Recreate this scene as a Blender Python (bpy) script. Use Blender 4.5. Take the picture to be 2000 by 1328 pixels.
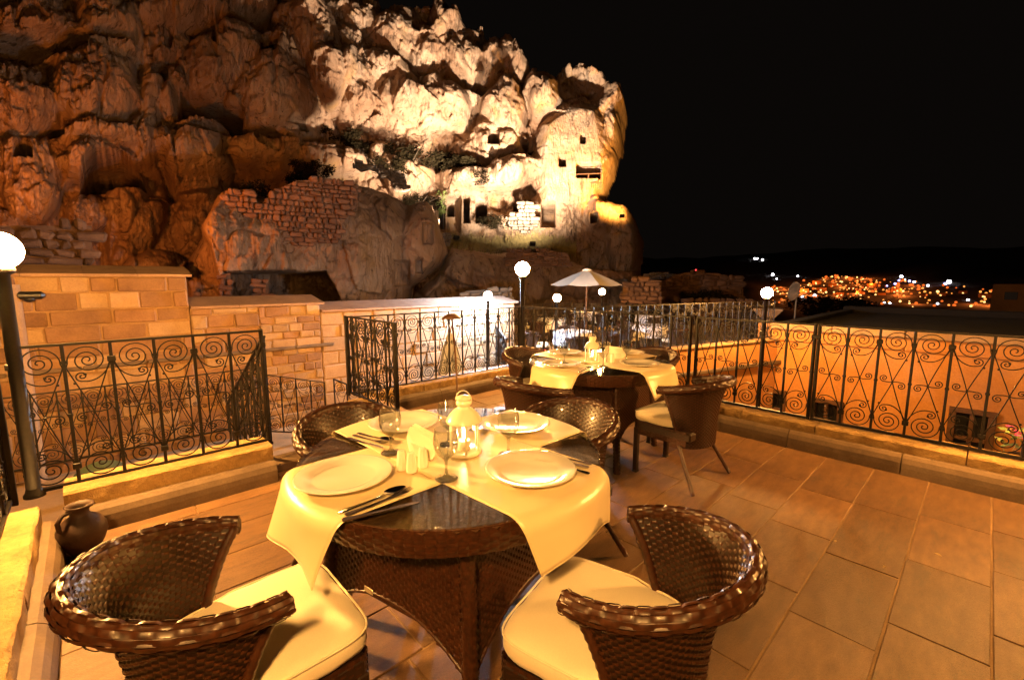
import bpy, bmesh, math, random
import numpy as np
from mathutils import Vector, Matrix

# ------------------------------------------------------------------ camera, world, exposure
for o in list(bpy.data.objects): bpy.data.objects.remove(o)
SC = bpy.context.scene
COL = SC.collection
R = math.radians
PITCH = R(7.62); CAMH = 1.4; FPX = 875.0
cam_d = bpy.data.cameras.new('camera'); cam = bpy.data.objects.new('camera', cam_d); COL.objects.link(cam)
cam_d.sensor_width = 36.0; cam_d.lens = 36.0*FPX/2000.0
cam_d.clip_start = 0.05; cam_d.clip_end = 6000
cam.location = (0, 0, CAMH); cam.rotation_euler = (R(90)-PITCH, 0, 0)
SC.camera = cam
W = bpy.data.worlds.new('World'); SC.world = W; W.use_nodes = True
_nt = W.node_tree; _bg = _nt.nodes['Background']
_sky = _nt.nodes.new('ShaderNodeTexSky'); _sky.sky_type = 'NISHITA'; _sky.sun_disc = False
_sky.sun_elevation = R(-7); _sky.sun_rotation = R(180); _sky.air_density = 1.0; _sky.dust_density = 3.0
_mx = _nt.nodes.new('ShaderNodeMix'); _mx.data_type = 'RGBA'; _mx.blend_type = 'ADD'; _mx.inputs[0].default_value = 1.0
_nt.links.new(_sky.outputs[0], _mx.inputs[6]); _mx.inputs[7].default_value = (0.040, 0.030, 0.024, 1)   # sky glow of the town
_nt.links.new(_mx.outputs[2], _bg.inputs['Color']); _bg.inputs['Strength'].default_value = 0.06
SC.view_settings.view_transform = 'Standard'; SC.view_settings.look = 'None'
SC.view_settings.exposure = 0.28; SC.view_settings.gamma = 1.0; SC.view_settings.use_curve_mapping = False
SC.cycles.use_denoising = True
SC.cycles.sample_clamp_indirect = 6.0
SC.cycles.max_bounces = 10; SC.cycles.transparent_max_bounces = 12
SC.cycles.caustics_reflective = False; SC.cycles.caustics_refractive = False
SC.cycles.use_light_tree = True

WARM = (1.0, 0.56, 0.17)          # sodium-warm terrace lamps
LAMP_L = 1500.0                    # radiance of a terrace globe

# ------------------------------------------------------------------ geometry helpers
TH = R(46.65)                      # the terrace's long axis seen from the camera
A2 = Vector((math.sin(TH), math.cos(TH), 0)); B2 = Vector((-math.cos(TH), math.sin(TH), 0))
RZ = math.pi/2 - TH
def T(a, b, z=0.0): return A2*a + B2*b + Vector((0, 0, z))
def ray(x, y):
    u = (x-1000)/FPX; v = (y-664)/FPX
    return Vector((u, math.cos(PITCH)-v*math.sin(PITCH), -math.sin(PITCH)-v*math.cos(PITCH)))
def at_b(x, y, b):
    d = ray(x, y); P = d*(b/d.dot(B2)); return (P.dot(A2), b, P.z+CAMH)
def at_a(x, y, a):
    d = ray(x, y); P = d*(a/d.dot(A2)); return (a, P.dot(B2), P.z+CAMH)
def at_r(x, y, r):                 # at a horizontal distance r
    d = ray(x, y); h = math.hypot(d.x, d.y); t = r/h
    return Vector((d.x*t, d.y*t, CAMH+d.z*t))
def at_z(x, y, z):
    d = ray(x, y); t = (z-CAMH)/d.z; return Vector((d.x*t, d.y*t, z))

def link(o, parent=None):
    COL.objects.link(o)
    if parent is not None: o.parent = parent
    return o
def tag(o, label=None, cat=None, group=None, kind=None):
    if label: o['label'] = label
    if cat: o['category'] = cat
    if cat and not kind: kind = 'thing'
    if group: o['group'] = group
    if kind: o['kind'] = kind
    return o
def empty(name, loc=(0,0,0), rz=0.0, label=None, cat=None, group=None, kind=None):
    o = bpy.data.objects.new(name, None); o.empty_display_size = 0.1
    o.location = loc; o.rotation_euler = (0, 0, rz); link(o)
    return tag(o, label, cat, group, kind)
class MB:
    def __init__(s): s.v = []; s.f = []
    def add(s, v, f):
        n = len(s.v); s.v += [tuple(p) for p in v]; s.f += [tuple(i+n for i in q) for q in f]; return s
    def mesh(s, name='m', smooth=False):
        m = bpy.data.meshes.new(name); m.from_pydata(s.v, [], s.f)
        if smooth:
            m.polygons.foreach_set('use_smooth', [True]*len(m.polygons))
        m.update(); return m
    def obj(s, name, mat, parent=None, loc=None, rz=None, smooth=False, rot=None):
        m = s.mesh(name, smooth); return mobj(name, m, mat, parent, loc, rz, rot)
def mobj(name, m, mat=None, parent=None, loc=None, rz=None, rot=None, scale=None):
    if mat is not None and not m.materials: m.materials.append(mat)
    o = bpy.data.objects.new(name, m)
    if loc is not None: o.location = loc
    if rz is not None: o.rotation_euler = (0, 0, rz)
    if rot is not None: o.rotation_euler = rot
    if scale is not None: o.scale = scale
    return link(o, parent)
def cbox(x0, x1, y0, y1, z0, z1, c=0.004, rng=None, j=0.0):
    """chamfered box: 24 vertices, 26 faces"""
    c = min(c, 0.45*(x1-x0), 0.45*(y1-y0), 0.45*(z1-z0))
    V = []; idx = {}
    for sx in (0, 1):
        for sy in (0, 1):
            for sz in (0, 1):
                X = (x0, x1)[sx]; Y = (y0, y1)[sy]; Z = (z0, z1)[sz]
                ix = (c, -c)[sx]; iy = (c, -c)[sy]; iz = (c, -c)[sz]
                jj = (rng.uniform(-j, j), rng.uniform(-j, j), rng.uniform(-j, j)) if rng else (0, 0, 0)
                for ax, p in (('x', (X, Y+iy, Z+iz)), ('y', (X+ix, Y, Z+iz)), ('z', (X+ix, Y+iy, Z))):
                    idx[(sx, sy, sz, ax)] = len(V); V.append((p[0]+jj[0], p[1]+jj[1], p[2]+jj[2]))
    F = []
    I = lambda a, b, d, k: idx[(a, b, d, k)]
    for s in (0, 1):
        q = [I(s,0,0,'x'), I(s,1,0,'x'), I(s,1,1,'x'), I(s,0,1,'x')]; F.append(q if s else q[::-1])
        q = [I(0,s,0,'y'), I(1,s,0,'y'), I(1,s,1,'y'), I(0,s,1,'y')]; F.append(q[::-1] if s else q)
        q = [I(0,0,s,'z'), I(1,0,s,'z'), I(1,1,s,'z'), I(0,1,s,'z')]; F.append(q if s else q[::-1])
    for a in (0, 1):
        for b in (0, 1):
            q = [I(a,b,0,'x'), I(a,b,0,'y'), I(a,b,1,'y'), I(a,b,1,'x')]; F.append(q if a == b else q[::-1])
            q = [I(a,0,b,'x'), I(a,1,b,'x'), I(a,1,b,'z'), I(a,0,b,'z')]; F.append(q if a != b else q[::-1])
            q = [I(0,a,b,'y'), I(1,a,b,'y'), I(1,a,b,'z'), I(0,a,b,'z')]; F.append(q if a == b else q[::-1])
            for d in (0, 1):
                q = [I(a,b,d,'x'), I(a,b,d,'y'), I(a,b,d,'z')]; F.append(q if (a+b+d) % 2 else q[::-1])
    return V, F
def tube(path, r, n=6, cap=True, flat=None):
    """swept tube along a polyline; r a number or a list"""
    P = [Vector(p) for p in path]; N = len(P); V = []; F = []
    rr = r if isinstance(r, (list, tuple)) else [r]*N
    up = Vector((0, 0, 1)); prev = None
    for i in range(N):
        t = (P[min(i+1, N-1)]-P[max(i-1, 0)])
        if t.length < 1e-9: t = Vector((0, 0, 1))
        t.normalize()
        if prev is None:
            ref = up if abs(t.z) < 0.9 else Vector((1, 0, 0))
            s = t.cross(ref).normalized()
        else:
            s = (prev - t*prev.dot(t))
            s = s.normalized() if s.length > 1e-6 else t.orthogonal().normalized()
        prev = s; q = s.cross(t)
        for k in range(n):
            a = 2*math.pi*k/n + math.pi/n
            V.append(P[i] + s*(math.cos(a)*rr[i]) + q*(math.sin(a)*rr[i]*(flat or 1.0)))
    for i in range(N-1):
        for k in range(n):
            k2 = (k+1) % n
            F.append((i*n+k, i*n+k2, (i+1)*n+k2, (i+1)*n+k))
    if cap:
        F.append(tuple(range(n))); F.append(tuple((N-1)*n+k for k in range(n))[::-1])
    return V, F
def lathe(prof, n=32, closed=False):
    V = []; F = []; m = len(prof)
    for k in range(n):
        a = 2*math.pi*k/n; c, s = math.cos(a), math.sin(a)
        for r, z in prof: V.append((r*c, r*s, z))
    for k in range(n):
        k2 = (k+1) % n
        for i in range(m-1 if not closed else m):
            i2 = (i+1) % m
            if prof[i][0] < 1e-6 and prof[i2][0] < 1e-6: continue
            F.append((k*m+i, k2*m+i, k2*m+i2, k*m+i2))
    return V, F
def sphere(r, nu=20, nv=12, c=(0,0,0), sz=1.0):
    prof = [(max(1e-5, r*math.sin(math.pi*i/nv)), -r*sz*math.cos(math.pi*i/nv)) for i in range(nv+1)]
    V, F = lathe(prof, nu); return [(x+c[0], y+c[1], z+c[2]) for x, y, z in V], F

# ------------------------------------------------------------------ numpy noise
def _hash(ix, iy, seed):
    h = (ix.astype(np.int64)*374761393 + iy.astype(np.int64)*668265263 + seed*974711) & 0x7fffffff
    h = ((h ^ (h >> 13))*1274126177) & 0x7fffffff
    h = h ^ (h >> 16)
    return (h & 0xffff)/65535.0
def vnoise(x, y, seed=0):
    ix = np.floor(x); iy = np.floor(y); fx = x-ix; fy = y-iy
    u = fx*fx*fx*(fx*(fx*6-15)+10); v = fy*fy*fy*(fy*(fy*6-15)+10)
    a = _hash(ix, iy, seed); b = _hash(ix+1, iy, seed); c = _hash(ix, iy+1, seed); d = _hash(ix+1, iy+1, seed)
    return (a*(1-u)+b*u)*(1-v)+(c*(1-u)+d*u)*v
def fbm(x, y, seed=0, o=4):
    s = 0; a = 0.5; t = 0
    for i in range(o):
        s = s+a*vnoise(x, y, seed+i*17); t += a; a *= 0.5; x = x*2.03+7.1; y = y*2.03+3.7
    return s/t
def worley(x, y, seed=0):
    """distance to nearest feature, second nearest, cell hash"""
    ix = np.floor(x); iy = np.floor(y)
    d1 = np.full(x.shape, 9.0); d2 = np.full(x.shape, 9.0); hh = np.zeros(x.shape)
    for dx in (-1, 0, 1):
        for dy in (-1, 0, 1):
            cx = ix+dx; cy = iy+dy
            px = cx+_hash(cx, cy, seed); py = cy+_hash(cx, cy, seed+5)
            d = np.hypot(px-x, py-y); h = _hash(cx, cy, seed+9)
            m = d < d1
            d2 = np.where(m, d1, np.minimum(d2, d)); hh = np.where(m, h, hh); d1 = np.where(m, d, d1)
    return d1, d2, hh
def facets(x, y, seed=0):
    """every cell of a Voronoi net gets its own tilted plane"""
    ix = np.floor(x); iy = np.floor(y); d1 = np.full(x.shape, 9.0); out = np.zeros(x.shape)
    for dx in (-1, 0, 1):
        for dy in (-1, 0, 1):
            cx = ix+dx; cy = iy+dy; px = cx+_hash(cx, cy, seed); py = cy+_hash(cx, cy, seed+5)
            d = np.hypot(px-x, py-y); v = (_hash(cx, cy, seed+9)-.5)+(_hash(cx, cy, seed+11)-.5)*2.2*(x-px)+(_hash(cx, cy, seed+13)-.5)*2.2*(y-py)
            m = d < d1; out = np.where(m, v, out); d1 = np.where(m, d, d1)
    return out
def poly_sd(x, y, poly):
    """signed distance to a polygon, positive inside"""
    P = np.array(poly, float); n = len(P)
    best = np.full(x.shape, 1e9); inside = np.zeros(x.shape, bool)
    for i in range(n):
        ax, ay = P[i]; bx, by = P[(i+1) % n]; ex, ey = bx-ax, by-ay
        t = np.clip(((x-ax)*ex+(y-ay)*ey)/(ex*ex+ey*ey+1e-9), 0, 1)
        best = np.minimum(best, np.hypot(x-ax-t*ex, y-ay-t*ey))
        c = ((ay > y) != (by > y)) & (x < (bx-ax)*(y-ay)/((by-ay) if by != ay else 1e-9)+ax)
        inside ^= c
    return np.where(inside, best, -best)

# ------------------------------------------------------------------ materials
MATS = {}
def nodes(name):
    m = bpy.data.materials.new(name); m.use_nodes = True; nt = m.node_tree
    bs = nt.nodes['Principled BSDF']; MATS[name] = m
    return m, nt, bs
def N(nt, t, **kw):
    n = nt.nodes.new('ShaderNode'+t)
    for k, v in kw.items(): setattr(n, k, v)
    return n
def ramp(nt, stops):
    r = N(nt, 'ValToRGB'); e = r.color_ramp.elements
    while len(e) < len(stops): e.new(0.5)
    for i, (p, c) in enumerate(stops):
        e[i].position = p; e[i].color = (*c, 1) if len(c) == 3 else c
    return r
def stone(name, c1, c2, scale=6.0, bump=0.3, bscale=40.0, rough=0.85, rnd=0.25, spots=None, coord='Object', stretch=(1,1,1), bdist=0.01, grain=0.25):
    """mottled stone: two colours by noise, every piece shifted in value by its own random number"""
    m, nt, bs = nodes(name); L = nt.links.new
    tc = N(nt, 'TexCoord'); mp = N(nt, 'Mapping'); mp.inputs['Scale'].default_value = stretch
    oi = N(nt, 'ObjectInfo'); add = N(nt, 'VectorMath', operation='ADD'); mul = N(nt, 'VectorMath', operation='SCALE')
    cmb = N(nt, 'CombineXYZ')
    for i in range(3): L(oi.outputs['Random'], cmb.inputs[i])
    mul.inputs['Scale'].default_value = 37.0; L(cmb.outputs[0], mul.inputs[0])
    L(tc.outputs[coord], mp.inputs[0]); L(mp.outputs[0], add.inputs[0]); L(mul.outputs[0], add.inputs[1])
    n1 = N(nt, 'TexNoise'); n1.inputs['Scale'].default_value = scale; n1.inputs['Detail'].default_value = 8; n1.inputs['Roughness'].default_value = 0.62
    L(add.outputs[0], n1.inputs['Vector'])
    rp = ramp(nt, [(0.3, c1), (0.7, c2)]); L(n1.outputs['Fac'], rp.inputs[0])
    col = rp.outputs[0]
    n3 = N(nt, 'TexNoise'); n3.inputs['Scale'].default_value = bscale*2.2; n3.inputs['Detail'].default_value = 5
    L(add.outputs[0], n3.inputs['Vector'])
    g = N(nt, 'Mix', data_type='RGBA', blend_type='OVERLAY'); g.inputs[0].default_value = grain
    L(col, g.inputs[6]); L(n3.outputs['Fac'], g.inputs[7]); col = g.outputs[2]
    if spots:
        n2 = N(nt, 'TexNoise'); n2.inputs['Scale'].default_value = spots[1]; n2.inputs['Detail'].default_value = 6; n2.inputs['Roughness'].default_value = 0.7
        L(add.outputs[0], n2.inputs['Vector'])
        r2 = ramp(nt, [(spots[2], (0,0,0)), (spots[2]+0.1, (1,1,1))]); L(n2.outputs['Fac'], r2.inputs[0])
        mm = N(nt, 'Mix', data_type='RGBA'); L(r2.outputs[0], mm.inputs[0]); L(col, mm.inputs[6]); mm.inputs[7].default_value = (*spots[0], 1); col = mm.outputs[2]
    hs = N(nt, 'HueSaturation'); mr = N(nt, 'MapRange'); mr.inputs[3].default_value = 1-rnd; mr.inputs[4].default_value = 1+rnd
    L(oi.outputs['Random'], mr.inputs[0]); L(mr.outputs[0], hs.inputs['Value']); L(col, hs.inputs['Color'])
    L(hs.outputs[0], bs.inputs['Base Color']); bs.inputs['Roughness'].default_value = rough
    n4 = N(nt, 'TexNoise'); n4.inputs['Scale'].default_value = bscale; n4.inputs['Detail'].default_value = 6; n4.inputs['Roughness'].default_value = 0.7
    L(add.outputs[0], n4.inputs['Vector'])
    bp = N(nt, 'Bump'); bp.inputs['Strength'].default_value = bump; bp.inputs['Distance'].default_value = bdist
    L(n4.outputs['Fac'], bp.inputs['Height']); L(bp.outputs[0], bs.inputs['Normal'])
    return m
def plain(name, c, rough=0.5, metal=0.0, noise=0.15, nscale=30.0, coat=0.0, bump=0.0, sheen=0.0, spec=None, trans=0.0, sss=0.0):
    m, nt, bs = nodes(name); L = nt.links.new
    tc = N(nt, 'TexCoord'); n1 = N(nt, 'TexNoise'); n1.inputs['Scale'].default_value = nscale; n1.inputs['Detail'].default_value = 4
    L(tc.outputs['Object'], n1.inputs['Vector'])
    a = tuple(max(0, x*(1-noise)) for x in c); b = tuple(min(1, x*(1+noise)) for x in c)
    rp = ramp(nt, [(0.3, a), (0.7, b)]); L(n1.outputs['Fac'], rp.inputs[0]); L(rp.outputs[0], bs.inputs['Base Color'])
    bs.inputs['Roughness'].default_value = rough; bs.inputs['Metallic'].default_value = metal
    bs.inputs['Coat Weight'].default_value = coat; bs.inputs['Sheen Weight'].default_value = sheen
    if spec is not None: bs.inputs['Specular IOR Level'].default_value = spec
    if sss: bs.inputs['Subsurface Weight'].default_value = sss; bs.inputs['Subsurface Radius'].default_value = (0.02, 0.012, 0.006)
    if bump:
        bp = N(nt, 'Bump'); bp.inputs['Strength'].default_value = bump; bp.inputs['Distance'].default_value = 0.004
        L(n1.outputs['Fac'], bp.inputs['Height']); L(bp.outputs[0], bs.inputs['Normal'])
    return m
def glow(name, c, s, sample=True):
    m = bpy.data.materials.new(name); m.use_nodes = True; nt = m.node_tree; nt.nodes.clear()
    e = nt.nodes.new('ShaderNodeEmission'); e.inputs[0].default_value = (*c, 1); e.inputs[1].default_value = s
    o = nt.nodes.new('ShaderNodeOutputMaterial'); nt.links.new(e.outputs[0], o.inputs[0])
    if not sample: m.cycles.emission_sampling = 'NONE'
    MATS[name] = m; return m

SLAB = stone('paving_stone', (.098,.050,.021), (.178,.096,.040), 6.5, .6, 75, .52, .24, spots=((.10,.058,.030), 3.1, .56), bdist=.005, stretch=(1,3.2,1), grain=.75)
GROUT = stone('grout', (.13,.075,.036), (.32,.21,.105), 4, .5, 80, .9, 0)
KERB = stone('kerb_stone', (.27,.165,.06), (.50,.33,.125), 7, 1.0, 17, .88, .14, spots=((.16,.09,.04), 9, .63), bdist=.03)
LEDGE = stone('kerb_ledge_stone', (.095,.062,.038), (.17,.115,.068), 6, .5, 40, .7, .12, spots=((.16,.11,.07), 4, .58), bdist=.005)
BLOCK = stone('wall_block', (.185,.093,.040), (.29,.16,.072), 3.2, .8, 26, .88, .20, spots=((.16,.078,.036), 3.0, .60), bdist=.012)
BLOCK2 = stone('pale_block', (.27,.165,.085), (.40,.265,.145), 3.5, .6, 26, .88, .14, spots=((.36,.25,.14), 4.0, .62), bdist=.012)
MORTAR = stone('mortar', (.25,.14,.062), (.36,.22,.10), 9, .8, 40, .95, 0, bdist=.012)
COPING = stone('coping_stone', (.25,.15,.10), (.36,.23,.15), 6, .5, 30, .85, .10, bdist=.006)
RUBBLE = stone('rubble_stone', (.115,.055,.028), (.23,.12,.062), 2.0, .9, 9, .92, .28, bdist=.05)
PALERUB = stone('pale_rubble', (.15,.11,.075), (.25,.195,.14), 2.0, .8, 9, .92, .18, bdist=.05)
STUCCO = stone('ochre_plaster', (.40,.165,.040), (.54,.255,.070), 1.1, .5, 20, .9, 0, spots=((.42,.20,.07), 1.7, .58), bdist=.015)
IRON = plain('wrought_iron', (.009,.0065,.005), .5, .25, .3, 60, bump=.15)
WICK = plain('wicker', (.035,.0105,.0032), .42, 0, .5, 70, coat=.06)
WICKT = plain('wicker_under_glass', (.10,.05,.026), .5, 0, .4, 70, coat=.1)  # paler copy of the wicker: reflections in the glass put into its colour
WICKB = plain('wicker_stake', (.014,.006,.003), .38, 0, .3, 40, coat=.2)
CUSH = plain('cushion_cotton', (.74,.66,.48), .85, 0, .04, 300, bump=.12, sheen=.3)
PORC = plain('porcelain', (.70,.68,.62), .12, 0, .02, 5, coat=.8)
STEEL = plain('cutlery_steel', (.60,.57,.52), .14, 1.0, .05, 40)
ENAM = plain('white_enamel', (.80,.74,.58), .32, 0, .03, 20, coat=.4)
CERAM = plain('white_ceramic', (.78,.74,.62), .22, 0, .03, 20, coat=.5)
PAPER = plain('napkin_paper', (.84,.80,.66), .9, 0, .03, 200, bump=.1)
WAX = plain('candle_wax', (.86,.80,.66), .5, 0, .02, 20, sss=.2)
RUBBER = plain('dark_rubber', (.02,.018,.016), .6)
CLAY = stone('clay', (.022,.009,.005), (.045,.018,.010), 7, .5, 60, .6, 0, bdist=.003)
CANVAS = plain('umbrella_canvas', (.66,.60,.50), .85, 0, .06, 8)
GREYC = plain('grey_canvas', (.30,.30,.31), .9, 0, .15, 12)
WOOD = plain('brown_wood', (.10,.045,.020), .5, 0, .35, 14)
DKGREEN = plain('dark_green_canvas', (.020,.034,.020), .8, 0, .15, 10)
SOIL = stone('night_ground', (.045,.032,.02), (.09,.065,.04), .3, .6, 3, .95, 0, coord='Object', bdist=.1)
YARD = stone('yard_paving', (.34,.22,.11), (.46,.31,.16), 2.5, .5, 24, .85, .1, bdist=.01)
HILLM = stone('far_hill', (.035,.024,.015), (.06,.042,.028), .004, .2, .02, .95, 0, bdist=1)
ROOFD = stone('dark_roof', (.005,.003,.002), (.010,.0065,.0045), 1.4, .5, 9, .9, .1, bdist=.03)
BLACKP = plain('black_paint', (.012,.012,.013), .45, .2, .2)
DISH = plain('dish_grey', (.30,.27,.25), .5, .3, .05)
PLASTIC = plain('white_plastic', (.60,.56,.50), .5)
LEAF1 = plain('bush_leaf', (.016,.012,.005), .9, 0, .4, 3, spec=.05)
LEAF2 = plain('fresh_leaf', (.14,.19,.045), .7, 0, .35, 6)
DRYG = plain('dry_grass', (.26,.20,.07), .85, 0, .35, 3)
BARK = plain('bark', (.08,.055,.035), .9, 0, .3, 20)
RED = plain('red_petal', (.55,.02,.05), .6, 0, .25, 60)
YEL = plain('yellow_petal', (.62,.50,.12), .6, 0, .25, 60)
MAG = plain('magenta_petal', (.35,.02,.22), .6, 0, .25, 60)
GLOBE = glow('lamp_globe_glass', (1.0, .46, .11), LAMP_L)
GLOBEL = glow('lamp_globe_bright', (1.0, .47, .115), LAMP_L*1.9)
GLOBEB2 = glow('lamp_globe_behind', (1.0, .47, .115), LAMP_L*.75)
GLOBER = glow('lamp_globe_dim', (1.0, .43, .095), LAMP_L*.95)
GLOBEB = glow('cool_lamp_globe', (.58, .76, 1.0), 3600.0)
GLOBEF = glow('far_lamp_globe', (1.0, .50, .125), 520.0)
FLAME = glow('candle_flame', (1.0, .62, .24), 260.0)

def runner_mat():
    m, nt, bs = nodes('satin_runner'); L = nt.links.new
    tc = N(nt, 'TexCoord')
    w = N(nt, 'TexNoise'); w.inputs['Scale'].default_value = 420; w.inputs['Detail'].default_value = 2; L(tc.outputs['Object'], w.inputs['Vector'])
    n1 = N(nt, 'TexNoise'); n1.inputs['Scale'].default_value = 5; L(tc.outputs['Object'], n1.inputs['Vector'])
    rp = ramp(nt, [(0.3, (.62,.51,.29)), (0.7, (.67,.56,.33))]); L(n1.outputs['Fac'], rp.inputs[0]); L(rp.outputs[0], bs.inputs['Base Color'])
    bs.inputs['Roughness'].default_value = .33; bs.inputs['Sheen Weight'].default_value = .15; bs.inputs['Specular IOR Level'].default_value = .55
    bp = N(nt, 'Bump'); bp.inputs['Strength'].default_value = .10; bp.inputs['Distance'].default_value = .001
    L(w.outputs['Fac'], bp.inputs['Height']); L(bp.outputs[0], bs.inputs['Normal'])
    return m
RUN = runner_mat()
def thin_glass(name, tint, frac):
    m = bpy.data.materials.new(name); m.use_nodes = True; nt = m.node_tree; nt.nodes.clear(); L = nt.links.new
    tr = N(nt, 'BsdfTransparent'); tr.inputs[0].default_value = (*tint, 1)
    gl = N(nt, 'BsdfGlossy'); gl.inputs['Roughness'].default_value = .02
    lw = N(nt, 'LayerWeight'); lw.inputs[0].default_value = .5                 # Schlick reflectance of a thin pane, the same from both sides
    pw = N(nt, 'Math', operation='POWER'); pw.inputs[1].default_value = 4.0; L(lw.outputs['Facing'], pw.inputs[0])
    mu = N(nt, 'Math', operation='MULTIPLY_ADD', use_clamp=True); mu.inputs[1].default_value = .8*frac; mu.inputs[2].default_value = .045*frac; L(pw.outputs[0], mu.inputs[0])
    mx = N(nt, 'MixShader'); o = N(nt, 'OutputMaterial')
    L(mu.outputs[0], mx.inputs[0]); L(tr.outputs[0], mx.inputs[1]); L(gl.outputs[0], mx.inputs[2]); L(mx.outputs[0], o.inputs[0])
    MATS[name] = m; return m
TGLASS = thin_glass('table_glass', (.88,.91,.88), 1.1)
PANE = thin_glass('lantern_pane', (.96,.96,.95), 1.5)
GLASS = thin_glass('clear_glass', (.80,.82,.80), 3.2)
def rock_mat():
    m, nt, bs = nodes('tuff_rock'); L = nt.links.new
    tc = N(nt, 'TexCoord'); P = tc.outputs['Object']
    def nz(scale, det, ro, stretch=None):
        n = N(nt, 'TexNoise'); n.inputs['Scale'].default_value = scale; n.inputs['Detail'].default_value = det; n.inputs['Roughness'].default_value = ro
        if stretch:
            mp = N(nt, 'Mapping'); mp.inputs['Scale'].default_value = stretch; L(P, mp.inputs[0]); L(mp.outputs[0], n.inputs['Vector'])
        else: L(P, n.inputs['Vector'])
        return n
    base = nz(.35, 8, .6); rp = ramp(nt, [(.28, (.25,.14,.078)), (.5, (.36,.235,.145)), (.72, (.47,.355,.25))]); L(base.outputs['Fac'], rp.inputs[0])
    ye = nz(.6, 4, .5); ry = ramp(nt, [(.58, (0,0,0)), (.72, (.7,.7,.7))]); L(ye.outputs['Fac'], ry.inputs[0])
    m1 = N(nt, 'Mix', data_type='RGBA'); L(ry.outputs[0], m1.inputs[0]); L(rp.outputs[0], m1.inputs[6]); m1.inputs[7].default_value = (.36,.215,.075,1)
    st = nz(1.3, 7, .65, (2.2, 2.2, .22)); rs = ramp(nt, [(.55, (0,0,0)), (.66, (.85,.85,.85))]); L(st.outputs['Fac'], rs.inputs[0])
    m2 = N(nt, 'Mix', data_type='RGBA'); L(rs.outputs[0], m2.inputs[0]); L(m1.outputs[2], m2.inputs[6]); m2.inputs[7].default_value = (.085,.050,.032,1)
    li = nz(3.2, 8, .75); rl = ramp(nt, [(.60, (0,0,0)), (.68, (.9,.9,.9))]); L(li.outputs['Fac'], rl.inputs[0])
    m3 = N(nt, 'Mix', data_type='RGBA'); L(rl.outputs[0], m3.inputs[0]); L(m2.outputs[2], m3.inputs[6]); m3.inputs[7].default_value = (.055,.038,.026,1)
    L(m3.outputs[2], bs.inputs['Base Color']); bs.inputs['Roughness'].default_value = .95; bs.inputs['Specular IOR Level'].default_value = .15
    b1 = nz(2.2, 10, .7); b2 = nz(2.4, 6, .6, (3.0, 3.0, .35))
    ad = N(nt, 'Math', operation='ADD'); L(b1.outputs['Fac'], ad.inputs[0]); L(b2.outputs['Fac'], ad.inputs[1])
    bp = N(nt, 'Bump'); bp.inputs['Strength'].default_value = .95; bp.inputs['Distance'].default_value = .2
    L(ad.outputs[0], bp.inputs['Height']); L(bp.outputs[0], bs.inputs['Normal'])
    return m
ROCK = rock_mat()
# ================================================================== the setting: ground, hill, cliff
rng = random.Random(11)
def ground_mesh():
    th = np.radians(np.linspace(-75, 75, 121)); rr = np.concatenate([np.linspace(1.5, 30, 16), np.geomspace(34, 4200, 60)])
    TT, RR = np.meshgrid(th, rr)
    z = np.interp(RR, [0, 24, 45, 120, 350, 700, 1000, 1350, 1700, 2300, 3000, 4200], [-3.3, -3.3, -7, -30, -58, -58, -38, -5, 25, 90, 150, 150])
    bump = (fbm(TT*9+3, np.log(RR)*6, 5, 4)-.5)
    z = z + bump*np.interp(RR, [0, 60, 400, 2000, 4200], [0, 1.5, 10, 60, 110])
    X = RR*np.sin(TT); Y = RR*np.cos(TT)
    v = np.stack([X, Y, z], -1).reshape(-1, 3); nc = len(th)
    f = [(j*nc+i, j*nc+i+1, (j+1)*nc+i+1, (j+1)*nc+i) for j in range(len(rr)-1) for i in range(nc-1)]
    m = bpy.data.meshes.new('ground'); m.from_pydata(v.tolist(), [], f); m.polygons.foreach_set('use_smooth', [True]*len(f))
    return m, z, th, rr
_gm, GZ, GT, GR = ground_mesh()
tag(mobj('ground', _gm, HILLM), kind='structure')
def ground_z(x, y):
    r = math.hypot(x, y); t = math.atan2(x, y)
    i = int(np.clip(np.searchsorted(GR, r)-1, 0, len(GR)-2)); j = int(np.clip(np.searchsorted(GT, t)-1, 0, len(GT)-2))
    fr = (r-GR[i])/(GR[i+1]-GR[i]); ft = (t-GT[j])/(GT[j+1]-GT[j])
    return float((GZ[i, j]*(1-ft)+GZ[i, j+1]*ft)*(1-fr)+(GZ[i+1, j]*(1-ft)+GZ[i+1, j+1]*ft)*fr)

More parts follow.
